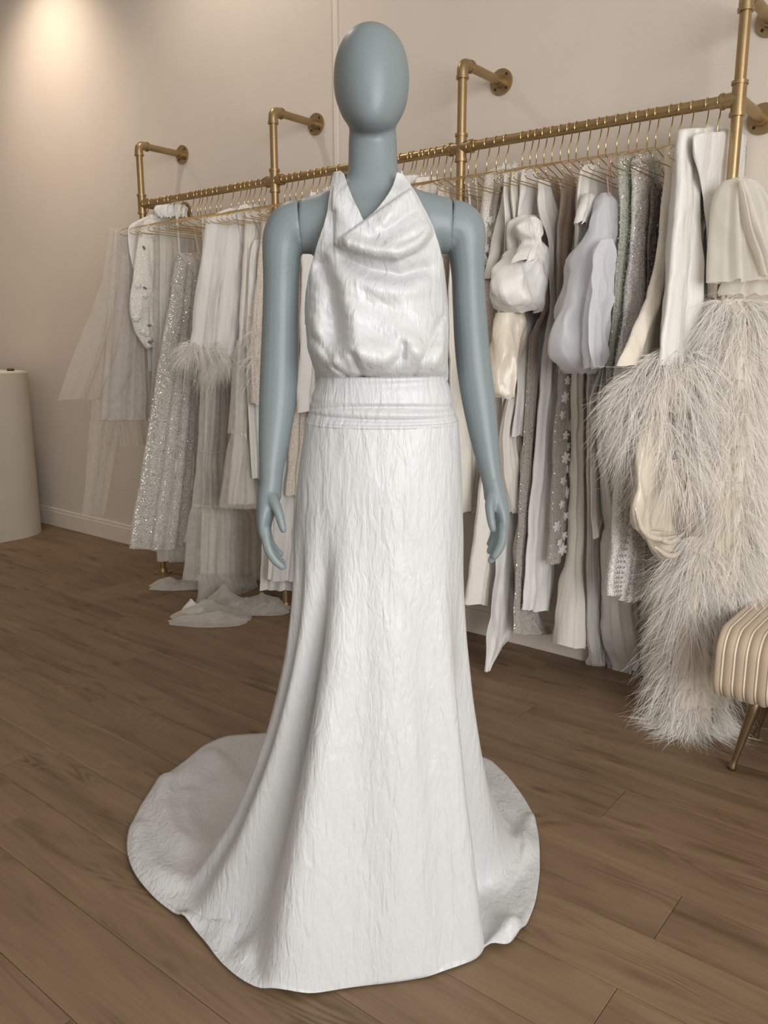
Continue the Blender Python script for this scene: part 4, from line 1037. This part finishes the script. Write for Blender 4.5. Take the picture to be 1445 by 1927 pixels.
single('satin_panel_gown', 'straight ivory satin gown with a square hem behind the mannequin hand', 'gown', rail_s(521), [(420, 505, 570), (700, 500, 570), (900, 497, 562), (1060, 492, 552), (1110, 490, 548)], M['satin'], thick=.02, nf=2, amp=.006, seed=26)
single('straight_white_gown', 'plain white gown whose short hem hangs over the ivory satin gown', 'gown', rail_s(545), [(400, 530, 590), (700, 525, 590), (900, 512, 575), (1092, 502, 560)], M['white'], thick=.02, nf=2, amp=.006, seed=27)
single('lace_gown', 'beige floral lace gown showing between the mannequin arm and skirt', 'gown', rail_s(562), [(375, 560, 610), (480, 552, 605), (640, 552, 600), (800, 548, 600), (932, 538, 590)], M['lace2'], thick=.02, nf=3, amp=.008, seed=28)
single('white_jacket', 'white jacket with a straight sleeve behind the mannequin waist', 'jacket', rail_s(590), [(362, 585, 640), (480, 570, 640), (640, 566, 640), (776, 560, 630)], M['white'], thick=.03, nf=2, amp=.008, seed=29)
single('ivory_sheath_gown', 'long ivory sheath gown hanging behind the mannequin back', 'gown', rail_s(612), [(352, 612, 680), (500, 600, 690), (800, 600, 690), (1120, 590, 690)], M['ivory'], thick=.03, nf=4, amp=.012, seed=30)
single('lace_sheath_gown', 'long lace sheath gown hanging behind the mannequin skirt', 'gown', rail_s(690), [(345, 680, 750), (500, 660, 760), (800, 660, 760), (1120, 650, 760)], M['lace'], thick=.03, nf=4, amp=.012, seed=31)

# ---------- between the mannequin and the third post
single('white_square_neck_top', 'white top with square shoulders above the mannequin right shoulder', 'top', rail_s(772), [(336, 758, 800), (345, 750, 806), (500, 745, 806), (760, 740, 806)], M['white'], thick=.02, nf=2, amp=.005, seed=32)
single('ivory_short_gown', 'ivory gown with a narrow shoulder beside the white square top', 'gown', rail_s(800), [(338, 794, 812), (348, 786, 834), (500, 775, 840), (900, 770, 840), (1150, 765, 840)], M['ivory'], thick=.02, nf=3, amp=.008, seed=33)
single('beige_lace_skirt_gown', 'beige lace gown with fringed hem behind the mannequin elbow', 'gown', rail_s(837), [(352, 826, 866), (420, 820, 880), (560, 822, 885), (700, 832, 900), (800, 850, 905), (900, 862, 904), (962, 868, 902)], M['lace2'], thick=.02, nf=3, amp=.008, seed=34)
e, f = root('strap_gown', 'white gown hung by long thin ribbon straps beside the third post', 'gown', rail_s(884))
add('gown_body', e, f, [(415, 868, 912), (440, 852, 920), (600, 846, 925), (760, 850, 920), (860, 858, 908), (964, 864, 902)], M['ivory'], thick=.02, nf=2, amp=.006, seed=35)
for pts in ([(881, 345), (884, 380), (886, 418)], [(894, 328), (898, 370), (902, 412)]): ribbon('strap', e, f, pts, .010, M['white'], .02)

# ---------- right section
e, f = root('beaded_lace_sleeve_gown', 'sheer lace gown with beaded floral sleeve beside the ivory blouse gown', 'gown', rail_s(917))
o, G = add('sleeve', e, f, [(308, 952, 975), (322, 920, 975), (345, 914, 950), (400, 908, 942), (480, 904, 932), (560, 905, 930), (700, 915, 940)], M['lace'], thick=.03, nf=2, amp=.007, seed=36)
for k in range(14):
    p = face_side(G, f, pr.uniform(.1, .75), pr.uniform(.05, .7)); stick('flower_applique', fr_small, None, o, f[0], p + f[2] * .002, f[2] - f[1] * .4, pr.uniform(0, 6))
for k in range(16):
    p = face_side(G, f, pr.uniform(.1, .75), pr.uniform(.05, .7)); stick('bead', disc_s, None, o, f[0], p + f[2] * .003, f[2] - f[1] * .4, pr.uniform(0, 6))

e, f = root('ivory_blouse_gown', 'ivory satin blouse gown with broad sloping sleeve and sheer lower sleeve', 'gown', rail_s(940))
add('gown_body', e, f, [(316, 974, 1004), (328, 958, 1016), (345, 948, 1020), (420, 932, 1020), (480, 918, 1016), (528, 909, 1012)], M['satin'], thick=.035, nf=2, amp=.008, seed=37)
add('lower_sleeve', e, f, [(520, 911, 975), (580, 913, 965), (650, 918, 955), (720, 926, 950)], M['lace2'], thick=.02, nf=3, amp=.006, seed=38)
add('skirt', e, f, [(560, 935, 1005), (700, 930, 990), (830, 925, 985), (900, 908, 983), (1000, 897, 978), (1080, 888, 972), (1136, 880, 965)], M['ivory'], thick=.03, nf=3, amp=.012, seed=39)

e, f = root('puff_sleeve_gown', 'ivory satin gown with a big puffed upper sleeve and fitted cuff', 'gown', rail_s(985))
add('bodice', e, f, [(406, 968, 1032), (420, 957, 1036), (450, 955, 1030), (480, 962, 1026)], M['satin'], thick=.03, nf=3, amp=.006, off=.02, seed=40, top=.8)
add('puff', e, f, [(452, 988, 1012), (470, 972, 1022), (492, 952, 1038), (520, 938, 1050), (548, 935, 1052), (570, 942, 1044), (588, 960, 1022)], M['satin'], thick=.085, nf=6, amp=.009, off=.05, seed=41, top=.5, crump=.02)
o, Gb = add('bow', e, f, [(408, 990, 1002), (424, 972, 1014), (440, 976, 1012), (456, 988, 1004), (474, 974, 1018), (492, 964, 1030)], M['satin'], thick=.022, nf=4, amp=.012, off=.10, crump=.01, seed=42, nv=24)
add('cuff_sleeve', e, f, [(588, 942, 986), (610, 938, 984), (650, 932, 976), (700, 928, 962), (735, 928, 950), (748, 932, 944)], M['champ'], thick=.05, nf=2, amp=.006, off=.03, seed=43, top=.9, crump=.012)
for pts in ([(1000, 345), (1004, 375), (1008, 408)], [(1022, 345), (1028, 375), (1030, 410)]): ribbon('strap', e, f, pts, .010, M['champ'], .03)

single('cascade_blouse', 'white crepe blouse with a squared tail and draped cascade', 'blouse', rail_s(962), [(600, 985, 1020), (700, 970, 1008), (760, 952, 996), (830, 942, 990), (900, 946, 988), (940, 954, 978), (964, 962, 972)], M['ivory'], thick=.015, nf=4, amp=.012, off=.05, hang=True, seed=44)
single('tailored_white_coat', 'white tailored coat with a straight cut tail below the puffed sleeve', 'coat', rail_s(1003), [(560, 990, 1040), (640, 985, 1030), (740, 974, 1014), (800, 966, 1006), (820, 964, 1004)], M['white'], thick=.02, nf=2, amp=.006, hang=True, seed=45)
single('pointed_white_panel_gown', 'white gown whose panel ends in a long sharp point near the floor', 'gown', rail_s(972), [(830, 945, 985), (950, 938, 985), (1050, 934, 980), (1120, 927, 976), (1180, 920, 970), (1220, 917, 944), (1262, 913, 917)], M['white'], thick=.008, nf=1, amp=.006, hang=True, seed=46)
e, f = root('beaded_net_gown', 'grey net gown with tiny crystal beads down its length', 'gown', rail_s(1011))
o, G = add('gown_body', e, f, [(600, 992, 1012), (820, 984, 1005), (1000, 976, 1002), (1150, 968, 1012), (1192, 966, 1036)], M['net'], thick=.018, nf=4, amp=.010, seed=47)
add('lining', e, f, [(600, 994, 1010), (820, 987, 1003), (1000, 979, 999), (1170, 972, 1006)], M['taupe'], thick=.008, nf=4, amp=.006, hang=.14, seed=48)
for k in range(46):
    p = face_side(G, f, pr.uniform(.05, .6), pr.uniform(.35, 1)); stick('bead', disc_s, None, o, f[0], p + f[2] * .002, f[2], 0).scale = (.6, .6, 1.5)
single('white_sheath_gown', 'long white crepe sheath gown with a wide scooped armhole', 'gown', rail_s(1026), [(338, 1012, 1030), (400, 1014, 1050), (440, 1018, 1056), (480, 1024, 1060), (600, 1026, 1062), (700, 1018, 1058), (850, 1004, 1048), (1000, 992, 1044), (1100, 986, 1040), (1148, 983, 1036)], M['white'], thick=.022, nf=2, amp=.008, seed=49)
single('taupe_silk_gown', 'taupe silk gown with a folded edge between the white gowns', 'gown', rail_s(1052), [(330, 1060, 1080), (380, 1056, 1082), (440, 1050, 1084), (500, 1048, 1084), (700, 1048, 1080)], M['taupe'], thick=.014, nf=2, amp=.006, seed=50)
e, f = root('flower_applique_gown', 'sheer grey gown sewn with raised white fabric flowers', 'gown', rail_s(1068))
o, G = add('gown_body', e, f, [(640, 1058, 1092), (720, 1054, 1088), (800, 1048, 1082), (900, 1042, 1078), (1000, 1038, 1068), (1060, 1034, 1056)], M['net'], thick=.02, nf=2, amp=.006, hang=.14, seed=51)
for k in range(22):
    p = face_side(G, f, .12 + .32 * (k % 2) + pr.uniform(0, .15), .30 + .66 * k / 22); stick('flower_applique', fr_big if k % 3 == 0 else fr_small, None, o, f[0], p + f[2] * .002, f[2] - f[1] * .3, pr.uniform(0, 6))
single('cream_flared_gown', 'long cream crepe gown flaring to a wide hem near the floor', 'gown', rail_s(1095), [(330, 1088, 1105), (450, 1086, 1115), (600, 1084, 1118), (720, 1082, 1116), (850, 1082, 1114), (960, 1080, 1112), (1060, 1074, 1112), (1140, 1066, 1112), (1214, 1058, 1114)], M['ivory'], thick=(.02, .075), nf=3, amp=.014, seed=52)
single('white_flare_gown', 'white gown with a curled hem peeking out below the cream flared gown', 'gown', rail_s(1112), [(700, 1105, 1125), (1000, 1100, 1128), (1190, 1098, 1130), (1240, 1106, 1132), (1256, 1114, 1132)], M['white'], thick=(.015, .05), nf=3, amp=.012, hang=.14, seed=53)
e, f = root('satin_collar_blouse', 'ivory satin blouse with a rolled collar behind the organza puff gown', 'blouse', rail_s(1118))
add('blouse_body', e, f, [(310, 1100, 1125), (330, 1092, 1130), (400, 1090, 1140), (600, 1090, 1140)], M['satin'], thick=.02, nf=3, amp=.006, seed=54)
add('collar', e, f, [(362, 1112, 1138), (376, 1100, 1142), (395, 1092, 1140), (420, 1086, 1122)], M['satin'], thick=.03, nf=2, amp=.006, off=.05, nv=20, seed=55)
e, f = root('organza_puff_gown', 'lavender white organza gown with ballooning sleeves hung by a pink ribbon', 'gown', rail_s(1143))
add('puff_sleeve', e, f, [(364, 1124, 1144), (384, 1112, 1146), (430, 1098, 1148), (500, 1082, 1146), (570, 1068, 1142), (630, 1058, 1136), (670, 1060, 1130), (692, 1072, 1122), (702, 1082, 1116)], M['organza'], thick=.068, nf=5, amp=.012, seed=56, sharp=1, crump=.018)
add('inner_sleeve', e, f, [(370, 1124, 1144), (430, 1104, 1144), (560, 1078, 1136), (650, 1070, 1126), (690, 1082, 1116)], M['organza'], thick=.05, nf=4, amp=.012, seed=57, sharp=1)
add('ruffle', e, f, [(450, 1132, 1148), (480, 1118, 1154), (530, 1110, 1152), (600, 1102, 1146), (660, 1102, 1136), (692, 1108, 1124)], M['organza'], thick=.016, nf=3, amp=.012, off=.085, crump=.016, seed=58, sharp=1)
ribbon('ribbon_loop', e, f, [(1146, 296), (1142, 330), (1140, 372)], .008, M['pink'], .03); ribbon('ribbon_loop', e, f, [(1149, 296), (1147, 330), (1143, 372)], .007, M['pink'], .02)

o, G, f = single('sage_sequin_gown', 'sage green sequinned gown next to the silver sequin gown', 'gown', rail_s(1186), [(292, 1176, 1192), (304, 1170, 1198), (400, 1166, 1200), (500, 1161, 1196), (600, 1151, 1190), (690, 1140, 1180), (850, 1136, 1180)], M['sage'], thick=.024, nf=2, amp=.005, seed=59)
sequin_discs(o, f[0], G, 2600, .0022, 41, M['paillette'])
o, G, f = single('silver_sequin_gown', 'silver gown densely covered with glittering sequins', 'gown', rail_s(1203), [(290, 1200, 1222), (304, 1194, 1230), (330, 1191, 1234), (450, 1185, 1238), (550, 1177, 1238), (650, 1164, 1230), (720, 1156, 1225)], M['silver'], thick=.030, nf=1.5, amp=.006, seed=60)
sequin_discs(o, f[0], G, 5200, .0021, 42, M['paillette'])
e, f = root('pewter_gown', 'dark pewter gown with scattered round sequins and a blue ribbon loop', 'gown', rail_s(1224))
o, G = add('gown_body', e, f, [(345, 1228, 1242), (370, 1222, 1246), (450, 1219, 1246), (560, 1216, 1242), (660, 1210, 1238)], M['pewter'], thick=.016, nf=2, amp=.004, seed=61)
ribbon('ribbon_loop', e, f, [(1226, 282), (1229, 310), (1236, 350)], .013, M['blue'], .01); ribbon('ribbon_loop', e, f, [(1232, 284), (1238, 315), (1242, 350)], .006, M['white'], .015)
for k in range(14): stick('paillette', disc_s, None, o, f[0], face_side(G, f, pr.uniform(.2, .5), pr.uniform(.1, .95)) + f[2] * .002, f[2], 0)
single('asymmetric_chiffon_gown', 'pale ivory chiffon gown with draped pointed side panel and ruffled hem', 'gown', rail_s(1176), [(700, 1132, 1150), (800, 1128, 1150), (880, 1130, 1152), (960, 1138, 1160), (1060, 1146, 1170), (1140, 1148, 1178), (1200, 1152, 1182), (1264, 1168, 1188)], M['white'], thick=(.015, .06), nf=4, amp=.016, hang=.14, seed=62)
single('draped_side_panel', 'ivory silk scarf with a slanted pointed edge over the chiffon gown', 'scarf', rail_s(1163), [(720, 1114, 1132), (800, 1113, 1140), (880, 1113, 1146), (930, 1113, 1152), (970, 1116, 1146), (1012, 1118, 1124)], M['ivory'], thick=.008, nf=1.5, amp=.006, hang=.14, seed=63)
e, f = root('paillette_strip_gown', 'white pleated gown with rows of small silver discs above its hem', 'gown', rail_s(1228))
Gs = []
for xs, of in (([(760, 1178, 1202), (900, 1164, 1190), (1000, 1154, 1182), (1070, 1148, 1174), (1120, 1143, 1168)], 0), ([(760, 1198, 1222), (900, 1188, 1214), (1000, 1180, 1206), (1070, 1173, 1202), (1130, 1168, 1196)], .02), ([(760, 1214, 1240), (900, 1206, 1236), (1000, 1204, 1236), (1070, 1200, 1236), (1130, 1198, 1236)], .035)):
    o, G = add('pleat', e, f, xs, M['seqwhite'], thick=.022, nf=1, amp=.003, off=of, seed=64, hang=(.14 if of == .02 else False)); Gs.append((G, o))
for gi, (G, o) in enumerate(Gs):
    for r_ in range(17):
        for c_ in range(4 if gi == 1 else 3): stick('paillette', disc_s, None, o, f[0], face_side(G, f, .15 + .2 * c_, (.3 if gi != 1 else .53) + (.69 if gi != 1 else .46) * r_ / 16) + f[2] * .0015 - f[1] * .001, f[2] - f[1] * (.7 - .5 * c_ / 3), 0)

# cream gown behind the big satin one, with draped knot
e, f = root('cream_draped_gown', 'cream satin gown with a twisted drape knot and feather trimmed flared sleeve', 'gown', rail_s(1276))
add('sleeve', e, f, [(272, 1266, 1290), (284, 1260, 1300), (400, 1248, 1304), (480, 1236, 1302), (560, 1216, 1300), (620, 1190, 1298), (690, 1160, 1296)], M['cream'], thick=.03, nf=2, amp=.008, seed=65)
add('skirt_drape', e, f, [(770, 1218, 1300), (840, 1206, 1312), (900, 1197, 1320), (955, 1190, 1326), (990, 1197, 1328), (1016, 1216, 1328)], M['champ'], thick=.035, nf=3, amp=.018, off=.065, seed=66, crump=.012)
add('skirt_tail', e, f, [(1000, 1222, 1330), (1030, 1230, 1330), (1060, 1250, 1325), (1085, 1275, 1312)], M['champ'], thick=.035, nf=3, amp=.016, off=.09, crump=.01, seed=67, top=.8)
for pts in ([(1194, 955), (1210, 1000), (1240, 1014), (1275, 1008)], [(1240, 1014), (1262, 1020), (1290, 1000)], [(1232, 1030), (1262, 1046), (1298, 1030)]):
    Q = f[0] + f[2] * .14; p = catmull(np.array([onplane(x, y, Q, f[2]) for x, y in pts]), 24)
    V, Fc = tube(p, .009 * np.sin(np.linspace(.35, math.pi - .2, 24)), 10); link('drape_fold', mesh('drape_fold', local_frame(V, f[0]), Fc), M['champ'], e)

e, f = root('bell_sleeve_gown', 'white satin gown with long bell sleeve ending in thick ostrich feathers', 'gown', rail_s(1330))
o, G = add('bell_sleeve', e, f, [(242, 1288, 1334), (250, 1282, 1342), (300, 1277, 1340), (400, 1268, 1334), (500, 1258, 1332), (580, 1249, 1334), (640, 1242, 1340), (690, 1238, 1344)], M['satin'], thick=.035, nf=2.5, amp=.013, top=.75, seed=68)
add('collar', e, f, [(234, 1334, 1352), (246, 1330, 1360), (270, 1332, 1364), (290, 1338, 1352)], M['satin'], thick=.03, nf=1, amp=.003, off=.0, nv=18, seed=69)
cf = frame_of(.84, -48, -.17)
Gc = drape_grid(cf, [(655, 1250, 1322), (690, 1205, 1325), (730, 1175, 1325), (780, 1175, 1325), (840, 1215, 1322), (910, 1252, 1318)], thick=.04, nf=2, amp=.01, seed=70)
put('feather_lining', drape_grid(cf, [(690, 1250, 1305), (720, 1210, 1305), (750, 1205, 1305), (775, 1225, 1302)], thick=.012, nf=2, amp=.006, seed=70), M['cream'], e, f[0])
feathers('feather_cuff', o, f[0], Gc, 800, .125, (0, 1), 5, strands=12, out=.8)

# feather gown at the end of the rail, and the organza bow blouse in front of the last post
e, f = root('ostrich_feather_gown', 'long cream gown of shaggy ostrich feathers trailing onto the floor', 'gown', .80, -50, -.10)
oA, GA = add('feathered_bodice', e, f, [(562, 1360, 1415), (605, 1352, 1424), (750, 1350, 1420), (900, 1348, 1416), (1020, 1352, 1410), (1120, 1360, 1402)], M['cream'], thick=.03, nf=2, amp=.01, seed=71)
oB, GB = add('feathered_skirt', e, f, [(1010, 1300, 1345), (1050, 1285, 1350), (1110, 1275, 1350), (1200, 1268, 1340), (1320, 1262, 1340), (1378, 1265, 1336)], M['cream'], thick=.03, nf=2, amp=.012, off=.0, seed=72)
add('satin_panel', e, f, [(780, 1356, 1364), (860, 1350, 1374), (950, 1342, 1384), (1100, 1345, 1386), (1220, 1340, 1380), (1330, 1325, 1370)], M['champ'], thick=.02, nf=2, amp=.008, off=.03, seed=73)
feathers('feathers', oA, f[0], GA, 1200, .135, (.02, 1), 6, strands=12, out=.8); feathers('feathers', oB, f[0], GB, 760, .14, (.03, 1), 7, strands=12, out=.95)

e, f = root('organza_bow_blouse', 'cream organza blouse with a high neck and big folded bow over the last post', 'blouse', .775, -50, -.14)
add('bow_layer', e, f, [(336, 1376, 1404), (346, 1356, 1424), (380, 1340, 1446), (440, 1333, 1462), (500, 1330, 1475), (530, 1329, 1480)], M['organzac'], thick=.04, nf=3, amp=.010, seed=74, top=.6)
add('bow_layer', e, f, [(345, 1392, 1420), (400, 1400, 1450), (460, 1400, 1470), (540, 1355, 1480), (556, 1352, 1480)], M['organzac'], thick=.03, nf=3, amp=.010, off=-.03, seed=75, top=.6)
add('bow_tail', e, f, [(340, 1388, 1402), (400, 1396, 1420), (460, 1412, 1440), (520, 1430, 1465)], M['organzac'], thick=.02, nf=2, amp=.006, off=.055, seed=76)
e, f = root('high_neck_satin_top', 'ivory satin sleeveless top with stand neck beside the last gold post', 'top', rail_s(1352))
add('top_body', e, f, [(250, 1312, 1392), (258, 1303, 1402), (290, 1302, 1406), (320, 1308, 1408), (380, 1320, 1408), (460, 1326, 1408), (560, 1328, 1404)], M['satin'], thick=.026, nf=2, amp=.006, top=.8, seed=77)
o, G = add('neck', e, f, [(243, 1356, 1378), (255, 1350, 1384), (280, 1348, 1384)], M['satin'], thick=.03, nf=1, amp=.003, nv=14, seed=78)
feathers('feather_trim', e, f[0], drape_grid(f, [(380, 1330, 1350), (460, 1328, 1346)], thick=.03, nv=12), 40, .05, (0, 1), 8, strands=8)

# ceiling spotlights
spot(4.75, 2.25, SPA, math.radians(100), 1.0, swz(4.95, 2.95, 2.3), (1.0, .84, .68), 'small ceiling spotlight aimed at the far end of the wall', .12)
spot(3.2, 2.3, SPB, math.radians(150), .8, swz(3.0, 2.5, 0), (1.0, .88, .75), 'small ceiling spotlight above the clothes rack', .05)

# ------------------------------------------------------------------ crowded cloth gives way: neighbours press each other flat instead of passing through
def settle_garments():
    CW, CZ = .02, .03; w_lo, z_lo = 1.95, -.02; nW, nZ = int(1.0 / CW), int(2.02 / CZ)
    skip_roots = {'ostrich_feather_gown', 'organza_bow_blouse', 'clothes_rack', 'bench', 'counter', 'mannequin', 'wedding_gown', 'small_black_box', 'wire_hanger', 'ceiling_spotlight'}
    skip_parts = ('puddled_hem', 'satin_fold', 'feather_lining')
    items = []
    for r in [o for o in col.objects if o.parent is None and 'category' in o.keys() and o.name.split('.')[0] not in skip_roots]:
        base = np.array(r.location); parts = []
        stack = [r] if r.type == 'MESH' else list(r.children)
        if r.type == 'MESH': stack += list(r.children)
        for p in list(stack):
            if p is not r: stack += [c for c in p.children]
        for p in stack:
            if p.type != 'MESH' or p.name.startswith(skip_parts): continue
            if r.name == 'bell_sleeve_gown' and p.name.startswith('feather'): continue
            small = p.rotation_mode == 'QUATERNION'
            if small: V = base + np.array(p.location)[None]
            else:
                V = np.empty(len(p.data.vertices) * 3, np.float32); p.data.vertices.foreach_get('co', V); V = V.reshape(-1, 3).astype(float) + base
            parts.append((p, small, V))
        cloth = [V for p, sm_, V in parts if not sm_ and p.get('kind') != 'stuff']
        lo = np.full((nW, nZ), np.inf); hi = np.full((nW, nZ), -np.inf)
        A_ = np.vstack(cloth); s_ = A_ @ D; iw = np.clip(((A_ @ N - w_lo) / CW).astype(int), 0, nW - 1); iz = np.clip(((A_[:, 2] - z_lo) / CZ).astype(int), 0, nZ - 1)
        np.minimum.at(lo, (iw, iz), s_); np.maximum.at(hi, (iw, iz), s_)
        L2, H2 = lo.copy(), hi.copy()
        for a in (-1, 0, 1):
            for b in (-1, 0, 1):
                la = np.full_like(lo, np.inf); ha = np.full_like(hi, -np.inf)
                sa = slice(max(a, 0), nW + min(a, 0)); ta = slice(max(-a, 0), nW + min(-a, 0)); sb = slice(max(b, 0), nZ + min(b, 0)); tb = slice(max(-b, 0), nZ + min(-b, 0))
                la[ta, tb] = lo[sa, sb]; ha[ta, tb] = hi[sa, sb]; L2 = np.minimum(L2, la); H2 = np.maximum(H2, ha)
        items.append(dict(name=r.name, base=base, parts=parts, lo=L2, hi=H2, mean=float(np.median(s_)), fixed=False))
    for s in POSTS:
        lo = np.full((nW, nZ), np.inf); hi = np.full((nW, nZ), -np.inf)
        a, b = int((RAIL - .02 - w_lo) / CW), int((RAIL + .02 - w_lo) / CW); lo[a:b + 1, :] = s - .019; hi[a:b + 1, :] = s + .019
        items.append(dict(name='post', lo=lo, hi=hi, mean=s, fixed=True))
    items.sort(key=lambda d: d['mean'])
    n = len(items); LO = np.array([d['lo'] for d in items]); HI = np.array([d['hi'] for d in items]); act = np.isfinite(LO)
    NL, NH = LO.copy(), HI.copy(); EPS = .004; TMIN = .006
    for i in range(nW):
        for j in range(nZ):
            ids = [k for k in range(n) if act[k, i, j]]
            if len(ids) < 2: continue
            a = [NL[k, i, j] for k in ids]; b = [NH[k, i, j] for k in ids]; fx = [items[k]['fixed'] for k in ids]; m = len(ids)
            for it in range(60):
                moved = False
                for q in range(m - 1):
                    d = EPS - (a[q + 1] - b[q])
                    if d <= 1e-5: continue
                    moved = True
                    f0, f1 = (0, d) if fx[q] else ((d, 0) if fx[q + 1] else (d / 2, d / 2))
                    if f0:
                        b[q] -= f0
                        if b[q] - a[q] < TMIN: a[q] = b[q] - TMIN
                    if f1:
                        a[q + 1] += f1
                        if b[q + 1] - a[q + 1] < TMIN: b[q + 1] = a[q + 1] + TMIN
                if not moved: break
            for q, k in enumerate(ids): NL[k, i, j], NH[k, i, j] = a[q], b[q]
    def blur(F_, M_):
        v = np.where(M_, F_, 0.0); c = M_.astype(float); V2 = np.zeros_like(v); C2 = np.zeros_like(v)
        for a in (-1, 0, 1):
            for b in (-1, 0, 1):
                k = (2 - abs(a)) * (2 - abs(b)); V2 += k * np.roll(np.roll(v, a, 0), b, 1); C2 += k * np.roll(np.roll(c, a, 0), b, 1)
        return np.where(C2 > 0, V2 / np.maximum(C2, 1e-9), F_)
    for k, it in enumerate(items):
        if it['fixed']: continue
        M_ = act[k]; dl = np.where(M_, NL[k] - LO[k], 0); dh = np.where(M_, NH[k] - HI[k], 0)
        lo = np.where(M_, LO[k], 0); hi = np.where(M_, HI[k], 0)
        dl, dh, lo, hi = blur(dl, M_), blur(dh, M_), blur(lo, M_), blur(hi, M_)
        def bil(F_, w, z):
            x = np.clip((w - w_lo) / CW - .5, 0, nW - 1.001); y = np.clip((z - z_lo) / CZ - .5, 0, nZ - 1.001); i0 = x.astype(int); j0 = y.astype(int); fx_, fy = x - i0, y - j0
            i1 = np.minimum(i0 + 1, nW - 1); j1 = np.minimum(j0 + 1, nZ - 1)
            return F_[i0, j0] * (1 - fx_) * (1 - fy) + F_[i1, j0] * fx_ * (1 - fy) + F_[i0, j1] * (1 - fx_) * fy + F_[i1, j1] * fx_ * fy
        for p, small, V in it['parts']:
            w = V @ N; z = V[:, 2]; s_ = V @ D
            l, h, d0, d1 = bil(lo, w, z), bil(hi, w, z), bil(dl, w, z), bil(dh, w, z)
            t_ = np.clip((s_ - l) / np.maximum(h - l, 1e-4), 0, 1); V2 = V + D * (d0 + (d1 - d0) * t_)[:, None]
            if small or p.name.startswith('sequins'): V2 = V2 + D * np.where(t_ < .5, -.003, .003)[:, None]      # sewn-on pieces stay proud of the cloth
            if small: p.location = tuple(V2[0] - it['base'])
            else: p.data.vertices.foreach_set('co', np.ascontiguousarray(V2 - it['base'], dtype=np.float32).ravel()); p.data.update()
settle_garments()
